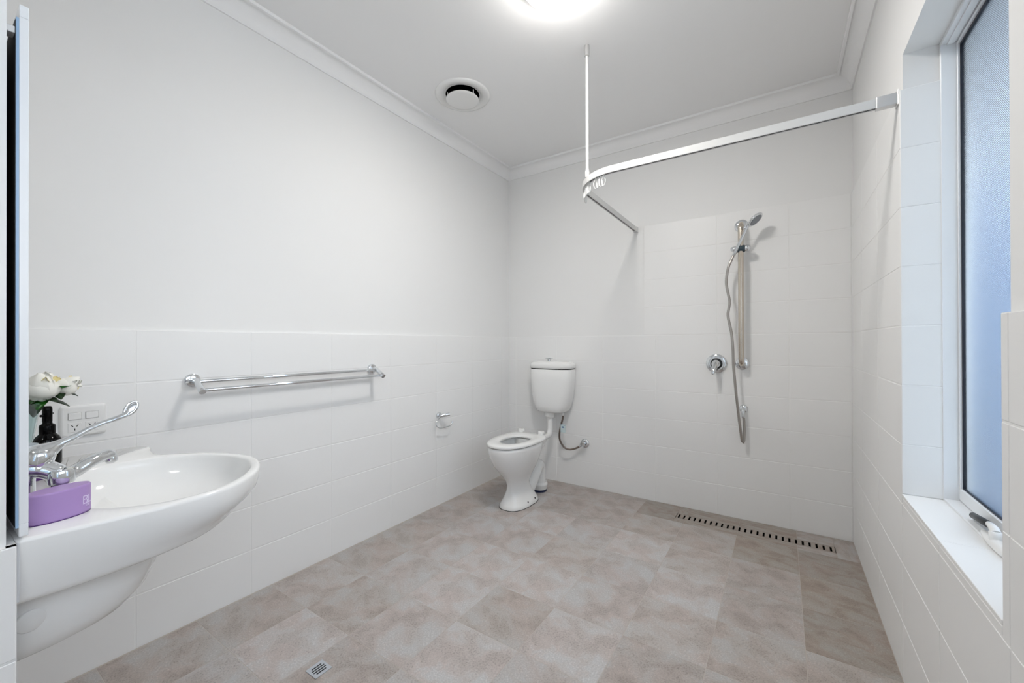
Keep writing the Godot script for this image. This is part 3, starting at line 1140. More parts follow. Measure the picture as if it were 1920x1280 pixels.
	var cross := [[0.03, 0.4535], [0.0, 0.456], [-0.005, 0.463], [0.02, 0.469], [0.08, 0.4725], [0.5, 0.4745], [0.90, 0.4715], [0.97, 0.469], [1.0, 0.463], [0.99, 0.456], [0.96, 0.4535]]
	for q in cross:
		var ring := PackedVector3Array()
		for i in outer.size():
			var p: Vector3 = outer[i].lerp(inner[i], q[0])
			p.y = q[1]
			ring.append(p)
		secs.append(ring)
	secs.append(secs[0])
	b.loft(secs, false, false, true, 75.0)
	var seat := part("seat", b, M.plastic, T)
	# dark ring below the seat, standing in for the shade in the gap
	b = MB.new()
	b.loft([dring(Vector3(cx + 0.005, 0.4470, 0.605), 0.149, 0.256, 0.184, 2.2, 3.0), dring(Vector3(cx + 0.005, 0.4540, 0.605), 0.149, 0.256, 0.184, 2.2, 3.0), dring(Vector3(cx + 0.005, 0.4540, 0.612), 0.112, 0.200, 0.141, 2.1, 3.0), dring(Vector3(cx + 0.005, 0.4470, 0.612), 0.112, 0.200, 0.141, 2.1, 3.0), dring(Vector3(cx + 0.005, 0.4470, 0.605), 0.149, 0.256, 0.184, 2.2, 3.0)], false, false)
	part("seat_gap", b, mat(Color(0.12, 0.12, 0.12), 0.8), seat)
	for s in [-1, 1]:
		b = MB.new()
		var hp := Vector3(cx + 0.002 + s * 0.086, 0.472, 0.400)
		b.box(hp + Vector3(-0.018, -0.024, -0.014), hp + Vector3(0.018, 0.024, 0.024), 0.005)
		b.cyl(hp + Vector3(-0.024, 0.012, 0.004), hp + Vector3(0.024, 0.012, 0.004), 0.009, 0.002, 16)
		part("hinge", b, M.plastic, seat)

	# cistern on the wall
	var C := thing("toilet_cistern", "white wall-hung toilet cistern with a chrome button on its lid", "cistern", Vector3(0.474, 0.58, 0))
	var kx := 0.474
	b = MB.new()
	var cl := [[0.588, 0.095, 0.070], [0.592, 0.115, 0.080], [0.602, 0.128, 0.088], [0.640, 0.145, 0.096], [0.690, 0.160, 0.1015], [0.760, 0.172, 0.1045], [0.850, 0.180, 0.106], [0.931, 0.182, 0.1065], [0.934, 0.179, 0.1045]]
	var cr := []
	for l in cl:
		cr.append(dring(Vector3(kx, l[0], 0.075), l[1], l[2], 0.0745, 3.4, 7.0, 64))
	b.loft(cr, true, true, true, 70.0)
	var body := part("tank", b, M.china, C)
	b = MB.new()
	b.loft([dring(Vector3(kx, 0.933, 0.075), 0.1765, 0.1025, 0.073, 3.4, 7.0, 64), dring(Vector3(kx, 0.944, 0.075), 0.1765, 0.1025, 0.073, 3.4, 7.0, 64)])  # dark ring stands in for the shade in the lid's seam
	part("lid_gap", b, mat(Color(0.06, 0.06, 0.06), 0.9), body)
	b = MB.new()
	cr = []
	for l in [[0.9415, 0.180, 0.106], [0.944, 0.1845, 0.109], [0.968, 0.184, 0.1085], [0.982, 0.176, 0.104], [0.992, 0.160, 0.090], [0.997, 0.125, 0.068], [0.998, 0.06, 0.04]]:
		cr.append(dring(Vector3(kx, l[0], 0.075), l[1], l[2], 0.0745 * minf(1.0, l[1] / 0.176), 3.4, 7.0, 64))
	b.loft(cr, true, true, true, 70.0)
	part("lid", b, M.china, C)
	b = MB.new()
	var bp := Vector3(kx - 0.020, 0.997, 0.095)
	b.lathe([[0.022, -0.002], [0.022, 0.002], [0.013, 0.005], [0.012, 0.014], [0.014, 0.017], [0.030, 0.020], [0.032, 0.023], [0.030, 0.026], [0.020, 0.0275], [0.0, 0.028]], bp, Vector3.UP, 32, 60.0)
	part("button", b, M.chrome, C)
	# flush pipe down to the back of the pan
	b = MB.new()
	b.lathe([[0.040, 0.590], [0.040, 0.560], [0.036, 0.545], [0.030, 0.540], [0.0, 0.540]], Vector3(kx - 0.010, 0, 0.100), Vector3.UP, 32, 60.0)
	part("pipe_collar", b, M.plastic, C)
	b = MB.new()
	var fx := kx - 0.010
	b.tube(Array(spline([Vector3(fx, 0.560, 0.100), Vector3(fx, 0.46, 0.100), Vector3(fx, 0.43, 0.104), Vector3(fx, 0.405, 0.122), Vector3(fx, 0.399, 0.155), Vector3(fx, 0.399, 0.21), Vector3(fx, 0.399, 0.37)], 36)), 0.0225, 22)
	part("flush_pipe", b, M.plastic, C)
	b = MB.new()
	b.cyl(Vector3(fx, 0.399, 0.25), Vector3(fx, 0.399, 0.385), 0.031, 0.004)
	part("pipe_cone", b, M.plastic, C)

	# water stop tap and braided hose
	var v := Vector3(0.724, 0.345, 0)
	var wv := thing("stop_tap", "chrome wall stop tap with a braided hose to the cistern", "stop tap", v)
	b = MB.new()
	var Z := Vector3(0, 0, 1)
	b.lathe([[0.036, 0.0], [0.036, 0.003], [0.031, 0.009], [0.017, 0.012], [0.0, 0.012]], v, Z, 32, 60.0)
	part("flange", b, M.chrome, wv)
	b = MB.new()
	b.cyl(v + Vector3(0, 0, 0.008), v + Vector3(0, 0, 0.046), 0.0115, 0.002)
	b.lathe([[0.019, 0.034], [0.021, 0.038], [0.019, 0.058], [0.0, 0.061]], v, Z, 12)
	b.tube([v + Vector3(0, 0, 0.030), v + Vector3(-0.018, -0.012, 0.032), v + Vector3(-0.034, -0.022, 0.034)], [0.010, 0.010, 0.0095], 12)
	part("valve_body", b, M.chrome, wv)
	b = MB.new()
	var hp2 := [v + Vector3(-0.030, -0.020, 0.034), v + Vector3(-0.060, -0.038, 0.045), v + Vector3(-0.11, -0.050, 0.062), v + Vector3(-0.150, -0.030, 0.078), v + Vector3(-0.178, 0.025, 0.09), v + Vector3(-0.176, 0.09, 0.096), v + Vector3(-0.160, 0.15, 0.1), v + Vector3(-0.147, 0.20, 0.1), v + Vector3(-0.145, 0.235, 0.1)]
	b.tube(Array(spline(hp2, 48)), 0.0074, 12)
	part("braided_hose", b, M.braid, wv)
	b = MB.new()
	b.cyl(v + Vector3(-0.145, 0.222, 0.1), v + Vector3(-0.145, 0.246, 0.1), 0.011, 0.001, 6)
	part("hose_nut", b, M.plastic, wv)
	b = MB.new()
	var tp := v + Vector3(-0.150, 0.120, 0.104)
	b.box(tp + Vector3(-0.012, -0.030, -0.004), tp + Vector3(0.030, 0.032, 0.0065), 0.001)
	part("care_tag", b, mat(Color(0.80, 0.86, 0.87), 0.3), wv)
	b = MB.new()
	b.box(tp + Vector3(0.0, 0.006, 0.006), tp + Vector3(0.020, 0.018, 0.0072))
	b.box(tp + Vector3(-0.010, 0.027, 0.006), tp + Vector3(0.029, 0.0305, 0.0072))
	part("tag_print", b, mat(Color(0.40, 0.52, 0.66), 0.5), wv)

func wall_things() -> void:
	# double towel rail
	var zl := 2.352
	var zr := 1.470
	var yr := 0.996
	var t := thing("towel_rail", "long chrome double towel rail on the left tiled wall", "towel rail", Vector3(0, yr, (zl + zr) / 2))
	for z in [zl, zr]:
		var b := MB.new()
		b.lathe([[0.027, 0.0], [0.027, 0.012], [0.025, 0.0145], [0.010, 0.0145], [0.0, 0.0145]], Vector3(0, yr, z), Vector3(1, 0, 0), 36, 60.0)
		part("flange", b, M.chrome, t)
		b = MB.new()
		b.cyl(Vector3(0.006, yr, z), Vector3(0.050, yr, z), 0.0105, 0.001)
		b.tube([Vector3(0.034, yr + 0.001, z), Vector3(0.044, yr - 0.001, z), Vector3(0.110, yr - 0.041, z), Vector3(0.1105, yr - 0.0414, z)], [0.006, 0.0125, 0.0125, 0.0118], 24)
		part("arm", b, M.chrome, t)
	for q in [[0.050, -0.0035], [0.101, -0.0355]]:
		var b := MB.new()
		b.cyl(Vector3(q[0], yr + q[1], zr), Vector3(q[0], yr + q[1], zl), 0.0078, 0.0005, 20)
		part("bar", b, M.chrome, t)

	# toilet roll holder
	var c := Vector3(0, 0.634, 0.905)
	var h := thing("toilet_roll_holder", "small empty chrome toilet roll holder on the left tiled wall", "roll holder", c)
	var b := MB.new()
	b.lathe([[0.022, 0.0], [0.022, 0.010], [0.020, 0.012], [0.0, 0.012]], c, Vector3(1, 0, 0), 32, 60.0)
	part("flange", b, M.chrome, h)
	b = MB.new()
	b.tube([c + Vector3(0.004, 0, 0), c + Vector3(0.030, 0, 0), c + Vector3(0.034, 0.002, -0.008), c + Vector3(0.060, 0.006, -0.050)], [0.011, 0.0125, 0.0135, 0.012], 20)
	part("post", b, M.chrome, h)
	b = MB.new()
	var wp := [c + Vector3(0.030, -0.006, 0.022), c + Vector3(0.036, -0.030, 0.052), c + Vector3(0.040, -0.052, 0.062), c + Vector3(0.042, -0.072, 0.048), c + Vector3(0.044, -0.080, 0.020), c + Vector3(0.046, -0.080, -0.030), c + Vector3(0.048, -0.079, -0.062), c + Vector3(0.049, -0.070, -0.080), c + Vector3(0.050, -0.050, -0.095)]
	b.tube(Array(spline(wp, 40)), 0.0044, 10)
	b.tube([c + Vector3(0.024, 0, 0.0), c + Vector3(0.026, -0.003, 0.014), c + Vector3(0.031, -0.008, 0.025)], 0.004, 10)
	part("wire_hook", b, M.chrome, h)

	# double power point
	var p := Vector3(0, 0.8815, 2.6655)
	var g := thing("power_point", "white double power point with two switches above two sockets", "power point", p)
	b = MB.new()
	var rr := []
	for q in [[0.0, 0.0575, 0.0545], [0.004, 0.0575, 0.0545], [0.0095, 0.0530, 0.0500], [0.0100, 0.049, 0.046]]:
		var ring := PackedVector3Array()
		for i in 64:
			var a := TAU * i / 64
			ring.append(p + Vector3(q[0], q[2] * signf(sin(a)) * pow(absf(sin(a)), 0.16), q[1] * signf(cos(a)) * pow(absf(cos(a)), 0.16)))
		rr.append(ring)
	b.loft(rr, true, true, true, 45.0)
	part("plate", b, M.plastic, g)
	for dz in [-0.020, 0.022]:
		# rocker
		var q := p + Vector3(0.0098, 0.0175, dz)
		b = MB.new()
		b.box(q + Vector3(-0.002, -0.0125, -0.0165), q + Vector3(0.0002, 0.0125, 0.0165))
		var rk := part("switch_recess", b, mat(Color(0.45, 0.45, 0.46), 0.7), g)
		b = MB.new()
		b.box(q + Vector3(-0.001, -0.0118, -0.0158), q + Vector3(0.0032, 0.0118, 0.0158), 0.0015)
		part("rocker", b, M.plastic, rk)
		# socket
		q = p + Vector3(0.0098, -0.021, dz)
		b = MB.new()
		b.box(q + Vector3(-0.002, -0.0165, -0.0165), q + Vector3(0.0012, 0.0165, 0.0165), 0.0010)
		var sk := part("socket", b, M.plastic, g)
		for s in [[0.006, 0.0062, 0.6], [0.006, -0.0062, -0.6], [-0.0065, 0.0, 0.0]]:
			b = MB.new()
			var bs := Basis(Vector3.RIGHT, s[2])
			var l := [Vector3(0, -0.0038, -0.0011), Vector3(0, -0.0038, 0.0011), Vector3(0, 0.0038, 0.0011), Vector3(0, 0.0038, -0.0011)]
			var ra := PackedVector3Array()
			var rb := PackedVector3Array()
			for v in l:
				ra.append(q + Vector3(0.0005, s[0], s[1]) + bs * v)
				rb.append(q + Vector3(0.0014, s[0], s[1]) + bs * v)
			b.loft([ra, rb], true, true, true, 30.0)
			part("pin_slot", b, M.void, sk)

func at_y(pts: Array, y: float) -> PackedVector3Array:
	var v := []
	for p in pts:
		v.append(Vector3(p[0], y if p.size() < 3 else p[2], p[1]))
	return outline(v)

func basin() -> void:
	var o := thing("wash_basin", "white ceramic wall basin with a side shelf and a rounded bowl", "basin", Vector3(0.62, 0.66, NEAR))
	var N := NEAR
	var top := [[0.902, N], [0.912, 2.85], [0.923, 2.77], [0.930, 2.69], [0.919, 2.597], [0.876, 2.524], [0.800, 2.459], [0.70, 2.421], [0.60, 2.429], [0.51, 2.468], [0.445, 2.519], [0.385, 2.568], [0.31, 2.565], [0.245, 2.552], [0.205, 2.59], [0.198, 2.70], [0.198, N]]
	var low := [[0.888, N, 0.690], [0.895, 2.85, 0.690], [0.900, 2.77, 0.694], [0.895, 2.69, 0.696], [0.872, 2.61, 0.700], [0.830, 2.550, 0.706], [0.765, 2.505, 0.712], [0.69, 2.482, 0.716], [0.61, 2.492, 0.716], [0.54, 2.520, 0.714], [0.485, 2.560, 0.712], [0.43, 2.605, 0.712], [0.37, 2.62, 0.735], [0.30, 2.60, 0.758], [0.245, 2.62, 0.762], [0.225, 2.70, 0.762], [0.225, N, 0.762]]
	var bot := [[0.85, N, 0.670], [0.855, 2.85, 0.670], [0.855, 2.78, 0.671], [0.845, 2.71, 0.672], [0.82, 2.645, 0.673], [0.78, 2.60, 0.675], [0.73, 2.565, 0.678], [0.67, 2.55, 0.680], [0.61, 2.56, 0.680], [0.56, 2.58, 0.678], [0.52, 2.62, 0.676], [0.48, 2.66, 0.674], [0.44, 2.69, 0.70], [0.40, 2.71, 0.735], [0.37, 2.73, 0.745], [0.35, 2.77, 0.745], [0.35, N, 0.745]]
	var b := MB.new()
	var t0 := at_y(top, DECK - 0.008)
	var mid := at_y(top, DECK - 0.035)
	for i in mid.size():
		mid[i] = Vector3(lerpf(mid[i].x, 0.6, 0.006), mid[i].y, lerpf(mid[i].z, N, 0.006))
	var lo := at_y(low, 0.69)
	var bo := at_y(bot, 0.67)
	var rings := [bo]
	# rounded flank between the low line and the rim
	for k in 4:
		var r := PackedVector3Array()
		var u := (k + 1) / 5.0
		for i in lo.size():
			var q := bo[i].lerp(lo[i], sin(u * PI / 2))
			q.y = lerpf(bo[i].y, lo[i].y, 1.0 - cos(u * PI / 2))
			r.append(q)
		rings.append(r)
	rings.append(lo)
	for k in 3:
		var r := PackedVector3Array()
		var u := (k + 1) / 4.0
		for i in lo.size():
			var q := lo[i].lerp(mid[i], sin(u * PI / 2))
			q.y = lerpf(lo[i].y, mid[i].y, u)
			r.append(q)
		rings.append(r)
	rings.append(mid)
	rings.append(t0)
	# rolled rim edge
	for k in 3:
		var u := (k + 1) / 3.0 * PI / 2
		var r := PackedVector3Array()
		for i in t0.size():
			var p := t0[i]
			var nx := t0[mini(i + 1, t0.size() - 1)] - t0[maxi(i - 1, 0)]
			var inw := Vector3(-nx.z, 0, nx.x).normalized()
			if inw.dot(Vector3(0.6, 0, 2.75) - Vector3(p.x, 0, p.z)) < 0.0:
				inw = -inw
			if i == 0 or i == t0.size() - 1:
				inw = Vector3(signf(0.6 - p.x), 0, 0)
			r.append(Vector3(p.x, DECK - 0.008 + 0.008 * sin(u), p.z) + inw * 0.006 * (1.0 - cos(u)))
		rings.append(r)
	# deck between the rim and the bowl: sweep the rim outline on to the bowl's edge
	var inner := [[0.70, 2.818], [0.80, 2.802], [0.855, 2.768], [0.897, 2.710], [0.908, 2.655], [0.898, 2.594], [0.856, 2.528], [0.785, 2.471], [0.70, 2.440], [0.61, 2.447], [0.53, 2.478], [0.468, 2.532], [0.425, 2.605], [0.415, 2.70], [0.450, 2.775], [0.55, 2.818], [0.70, 2.818]]
	var iv := []
	for p in inner:
		iv.append(Vector3(p[0], DECK, p[1]))
	iv.pop_back()
	var count: int = t0.size()
	var raw := spline(iv, count * 4, true)
	# pair each rim point with the bowl point at the same share of the turn round the bowl
	var cen := Vector3(0.665, DECK, 2.66)
	var last: PackedVector3Array = rings[rings.size() - 1]
	var ring := PackedVector3Array()
	var share := []
	for i in count:
		share.append(float(i) / float(count))
	for i in count:
		var u: float = share[i]
		ring.append(raw[int(u * raw.size()) % raw.size()])
	# rotate the pairing so that it starts at the back, near side
	var shift := 0
	var bd := 1e9
	for s in count:
		var d := 0.0
		for i in range(0, count, 6):
			d += ring[(i + s) % count].distance_to(last[i])
		if d < bd:
			bd = d; shift = s
	var ed := PackedVector3Array()
	for i in count:
		ed.append(ring[(i + shift) % count])
	rings.append(ed)
	# down into the bowl
	for q in [[0.985, 0.0015], [0.975, 0.005], [0.962, 0.014], [0.93, 0.035], [0.87, 0.058], [0.77, 0.080], [0.60, 0.097], [0.38, 0.106], [0.14, 0.109], [0.0, 0.1095]]:
		var r := PackedVector3Array()
		for i in count:
			var p := ed[i]
			r.append(Vector3(cen.x + (p.x - cen.x) * q[0], DECK - q[1], cen.z + (p.z - cen.z) * q[0]))
		rings.append(r)
	b.loft(rings, true, false, true, 80.0)
	part("bowl", b, M.china, o)
	# trap shroud below
	b = MB.new()
	var sr := []
	for l in [[0.680, 0.217, 0.276], [0.640, 0.216, 0.272], [0.600, 0.213, 0.262], [0.565, 0.206, 0.245], [0.538, 0.190, 0.217], [0.522, 0.162, 0.175], [0.514, 0.110, 0.115], [0.512, 0.05, 0.06]]:
		var r := PackedVector3Array()
		for i in 41:
			var a := PI * i / 40.0
			r.append(Vector3(0.612 + l[1] * signf(cos(a)) * pow(absf(cos(a)), 0.85), l[0], N - l[2] * pow(sin(a), 0.80)))
		sr.append(r)
	b.loft(sr, true, true, true, 70.0)
	var shr := part("trap_shroud", b, M.china, o)
	b = MB.new()
	var cn := Vector3(1.0, -0.12, -0.16).normalized()
	b.lathe([[0.022, -0.004], [0.022, 0.0], [0.020, 0.0016], [0.0, 0.002]], Vector3(0.8265, 0.615, 2.8815), cn, 36, 60.0)
	part("screw_cap", b, M.plastic, shr)
	# chrome waste in the bowl
	b = MB.new()
	b.lathe([[0.0, 0.0], [0.022, 0.001], [0.028, 0.003], [0.030, 0.001], [0.030, -0.004], [0.0, -0.004]], Vector3(cen.x, DECK - 0.107, cen.z), Vector3.UP, 28)
	part("waste", b, M.chrome, o)
	# silicone bead where basin meets the tiles
	b = MB.new()
	b.box(Vector3(0.30, 0.690, N - 0.004), Vector3(0.905, DECK - 0.006, N), 0.001)
	part("sealant", b, mat(Color(0.80, 0.81, 0.83), 0.5), o)

func tap() -> void:
	var X := 0.752
	var o := thing("basin_tap", "chrome basin mixer with a long loop-ended lever over its spout", "tap", Vector3(X, DECK, 2.868))
	var b := MB.new()
	# column on the deck
	b.lathe([[0.020, 0.0], [0.0205, 0.003], [0.018, 0.006], [0.0165, 0.010], [0.0165, 0.092], [0.0, 0.092]], Vector3(X, DECK, 2.883), Vector3.UP, 32, 60.0)
	part("column", b, M.chrome, o)
	# body with the spout's swivel on its near side
	b = MB.new()
	var k0 := Vector3(0.777, 0.8575, 2.8345)
	b.lathe([[0.0195, 0.0], [0.0205, 0.002], [0.0205, 0.024], [0.0185, 0.028], [0.0, 0.029]], k0, Vector3.UP, 36, 50.0)
	b.tube(Array(spline([Vector3(X, 0.892, 2.874), Vector3(0.757, 0.891, 2.864), Vector3(0.764, 0.885, 2.850), Vector3(0.772, 0.875, 2.836)], 16)), [0.019, 0.019, 0.019, 0.019, 0.019, 0.0185, 0.018, 0.018, 0.018, 0.018, 0.018, 0.018, 0.018, 0.018, 0.018, 0.016], 24)
	part("body", b, M.chrome, o)
	b = MB.new()
	b.tube(Array(spline([k0 + Vector3(-0.003, 0.014, -0.006), Vector3(0.765, 0.874, 2.812), Vector3(0.756, 0.886, 2.788), Vector3(0.742, 0.892, 2.765), Vector3(0.735, 0.892, 2.754), Vector3(0.731, 0.887, 2.748)], 24)), [0.0155, 0.015, 0.0148, 0.0145, 0.0142, 0.014, 0.0138, 0.0136, 0.0134, 0.0132, 0.013, 0.0128, 0.0126, 0.0125, 0.0124, 0.0124, 0.0124, 0.0124, 0.0124, 0.0124, 0.0124, 0.0122, 0.0118, 0.009], 22)
	var sp := part("spout", b, M.chrome, o)
	b = MB.new()
	b.cyl(Vector3(0.7345, 0.888, 2.752), Vector3(0.7315, 0.874, 2.748), 0.0112, 0.001)
	part("aerator", b, M.chrome, sp)
	# cap and lever
	b = MB.new()
	b.lathe([[0.0225, 0.0], [0.0235, 0.002], [0.0235, 0.020], [0.021, 0.030], [0.014, 0.036], [0.0, 0.038]], Vector3(X, 0.898, 2.866), Vector3(0.0, 1.0, -0.28), 36, 50.0)
	var path := [Vector3(X, 0.914, 2.872), Vector3(0.751, 0.923, 2.852), Vector3(0.749, 0.937, 2.828), Vector3(0.746, 0.946, 2.808), Vector3(0.740, 0.962, 2.776), Vector3(0.733, 0.970, 2.747), Vector3(0.728, 0.974, 2.732), Vector3(0.726, 0.977, 2.724), Vector3(0.724, 0.983, 2.718)]
	b.tube(Array(spline(path, 40)), [0.017, 0.019, 0.020, 0.0205, 0.020, 0.019, 0.017, 0.015, 0.013, 0.0112, 0.0098, 0.0086, 0.0078, 0.0072, 0.0068, 0.0066, 0.0064, 0.0062, 0.0061, 0.006, 0.006, 0.006, 0.006, 0.006, 0.006, 0.006, 0.006, 0.006, 0.006, 0.006, 0.006, 0.006, 0.006, 0.006, 0.0061, 0.0062, 0.0063, 0.0064, 0.0064, 0.006], 20)
	part("lever", b, M.chrome, o)
	# rounded grip at the lever's end: a shallow ring round a dished centre
	b = MB.new()
	var gc := Vector3(0.7230, 0.9905, 2.7125)
	var gx := Vector3(-0.05, 0.82, -0.52).normalized()
	var gn := Vector3(0.80, -0.15, 0.55)
	gn = (gn - gx * gn.dot(gx)).normalized()
	var gy := gx.cross(gn)
	b.ball(gc, Vector3(0.0200, 0.0052, 0.0120), 24, Basis(gx, gn, gy))
	part("grip", b, M.chrome, o)
	b = MB.new()
	var loop := []
	for k in 25:
		var a := TAU * k / 24
		loop.append(gc + gn * 0.0035 + gx * cos(a) * 0.0175 + gy * sin(a) * 0.009)
	b.tube(loop, 0.0031, 10, false)
	part("grip_rim", b, M.chrome, o)

func oval_bottle(called: String, label: String, at: Vector3, a: float, l: float, h: float, turn: float) -> Node3D:
	var o := thing(called, label, "bottle", at, "")
	o.rotation.y = turn
	var b := MB.new()
	var rings := []
	for q in [[0.0, 0.95], [0.002, 0.985], [0.006, 1.0], [h - 0.004, 1.0], [h - 0.0015, 0.985], [h, 0.95]]:
		rings.append(sring(Vector3(0, q[0], 0), a * q[1], l * q[1], 2.0, 56))
	b.loft(rings, true, true, true, 60.0)
	put("shell", b.mesh(), M.purple, o)
	b = MB.new()
	b.loft([sring(Vector3(0, 0.0006, 0), a * 0.985, l * 0.985, 2.0, 56), sring(Vector3(0, 0.0022, 0), a * 1.003, l * 1.003, 2.0, 56)], true, true, true, 60.0)
	put("base_seam", b.mesh(), M.purple_dark, o)
	return o

func deck_things() -> void:
	M.purple = mat(Color(0.67, 0.55, 0.77), 0.42, 0.0, 0.5)
	M.purple_dark = mat(Color(0.33, 0.16, 0.46), 0.35, 0.0, 0.5)
	# the lavender bottle at the front of the deck, with its letters wrapping round the end
	var pc := Vector3(0.826, DECK, 2.846)
	var turn := 0.22
	var pa := 0.026
	var pl := 0.048
	var p := oval_bottle("lotion_bottle", "lavender oval bottle at the basin's front edge below the tap, lettered on its side", pc, pa, pl, 0.0585, turn)
	var white := mat(Color(0.86, 0.80, 0.92), 0.5)
	for q in [["B", -0.72, 0.027, 0.0165], ["L", -0.96, 0.027, 0.0165], ["C", -0.80, 0.0165, 0.0055], ["h", -0.88, 0.0165, 0.0055], ["e", -0.96, 0.0165, 0.0055]]:
		var tm := TextMesh.new()
		tm.text = q[0]
		var font := SystemFont.new()
		font.font_names = PackedStringArray(["Droid Sans"])
		tm.font = font
		tm.font_size = 16
		tm.pixel_size = q[3] / 12.0
		tm.depth = 0.0004
		var a: float = q[1]
		# a point of the oval and its outward normal; a = angle from +x towards -z
		var pos := Vector3(pa * cos(a), q[2], pl * sin(a))
		var nrm := Vector3(cos(a) / pa, 0, sin(a) / pl).normalized()
		var lt := put("letter", tm, white, p, pos + nrm * 0.0001)
		lt.basis = Basis(Vector3.UP.cross(nrm).normalized(), Vector3.UP, nrm)
	# a second, darker one behind the tap
	M.purple = M.purple_dark
	oval_bottle("lotion_bottle", "dark purple bottle half hidden behind the tap on the basin", Vector3(0.44, DECK, 2.843), 0.022, 0.034, 0.07, 0.0)

	# black spray bottle on the shelf
	var s := Vector3(0.282, DECK, 2.787)
	var sb := thing("spray_bottle", "black glossy spray bottle on the basin shelf with gold lettering", "bottle", s)
	var gl := mat(Color(0.003, 0.003, 0.003), 0.06, 0.0, 0.3)
	M.black_gloss = mat(Color(0.003, 0.003, 0.004), 0.2, 0.0, 0.25)
	var b := MB.new()
	b.lathe([[0.022, 0.0], [0.0262, 0.002], [0.0290, 0.006], [0.0290, 0.064], [0.0280, 0.073], [0.0235, 0.083], [0.0170, 0.090], [0.0145, 0.094], [0.0, 0.094]], s, Vector3.UP, 40, 50.0)
	part("flask", b, gl, sb)
	b = MB.new()
	b.lathe([[0.0158, 0.090], [0.0165, 0.092], [0.0165, 0.113], [0.0150, 0.117], [0.0110, 0.119], [0.0098, 0.122], [0.0098, 0.126], [0.0, 0.126]], s, Vector3.UP, 32, 50.0)
	part("collar", b, M.black_gloss, sb)
	b = MB.new()
	b.lathe([[0.0094, 0.124], [0.0102, 0.126], [0.0102, 0.158], [0.0096, 0.165], [0.0074, 0.169], [0.0, 0.170]], s, Vector3.UP, 28, 50.0)
	b.cyl(s + Vector3(0.003, 0.144, 0.004), s + Vector3(0.0105, 0.144, 0.0145), 0.0036, 0.0006, 12)
	b.cyl(s + Vector3(-0.002, 0.147, -0.004), s + Vector3(-0.008, 0.147, -0.0115), 0.003, 0.0006, 12)
	part("nozzle", b, M.black_gloss, sb)
	# gold script printed on the flank
	var gold := mat(Color(0.62, 0.50, 0.18), 0.35, 0.6)
	b = MB.new()
	var rng := RandomNumberGenerator.new()
	rng.seed = 9
	for row in 4:
		var ang := -0.28
		while ang < 0.55:
			var a0 := ang
			var a1 := ang + rng.randf_range(0.10, 0.22)
			var yy := 0.060 - row * 0.010
			var pts := []
			for k in 7:
				var u := k / 6.0
				var an := lerpf(a0, a1, u)
				pts.append(s + Vector3(cos(an) * 0.0292, yy + 0.0030 * sin(u * TAU * 1.5 + row), -sin(an) * 0.0292))
			b.tube(pts, 0.0005 if row > 0 else 0.0007, 5)
			ang = a1 + 0.05
	part("gold_print", b, gold, sb)

	# cut glass vase with peonies
	var v := Vector3(0.205, DECK, 2.834)
	var va := thing("glass_vase", "clear cut-glass vase holding the white flowers on the basin shelf", "vase", v)
	var gm := mat(Color(0.88, 0.94, 0.94, 0.05), 0.03)
	gm.transparency = BaseMaterial3D.TRANSPARENCY_ALPHA
	gm.refraction_enabled = true
	gm.refraction_scale = 0.05
	b = MB.new()
	b.lathe([[0.0, 0.001], [0.026, 0.0], [0.029, 0.004], [0.0305, 0.06], [0.040, 0.13], [0.0475, 0.172], [0.0470, 0.175], [0.0440, 0.173], [0.0365, 0.13], [0.027, 0.06], [0.025, 0.012], [0.0, 0.011]], v, Vector3.UP, 12, 30.0)
	part("glass", b, gm, va)
	var st := mat(Color(0.10, 0.20, 0.06), 0.5)
	M.leaf = mat(Color(0.07, 0.20, 0.05), 0.38)
	M.leaf_bright = mat(Color(0.13, 0.40, 0.09), 0.35)
	M.petal = mat(Color(0.955, 0.95, 0.92), 0.55)
	M.petal.backlight = Color(0.25, 0.25, 0.22)
	M.petal_cream = mat(Color(0.93, 0.87, 0.62), 0.55)
	peony("peony", "large white peony bloom nearest the mirror, cream at its top", Vector3(0.205, 1.022, 2.785), 0.054, Vector3(0.25, 1.0, -0.10), v, st, 3)
	peony("peony", "smaller white peony bloom leaning out over the power point", Vector3(0.175, 1.016, 2.731), 0.041, Vector3(0.15, 0.55, -0.85), v, st, 8)

	# frosted tumbler between the vase and the tap
	var c := Vector3(0.40, DECK, 2.852)
	var tu := thing("tumbler", "frosted white tumbler beside the tap on the basin", "cup", c)
	b = MB.new()
	b.lathe([[0.026, 0.0], [0.028, 0.003], [0.0345, 0.085], [0.0335, 0.086], [0.0325, 0.085], [0.027, 0.006], [0.0, 0.006]], c, Vector3.UP, 36, 60.0)
	part("cup", b, mat(Color(0.80, 0.83, 0.85), 0.3), tu)

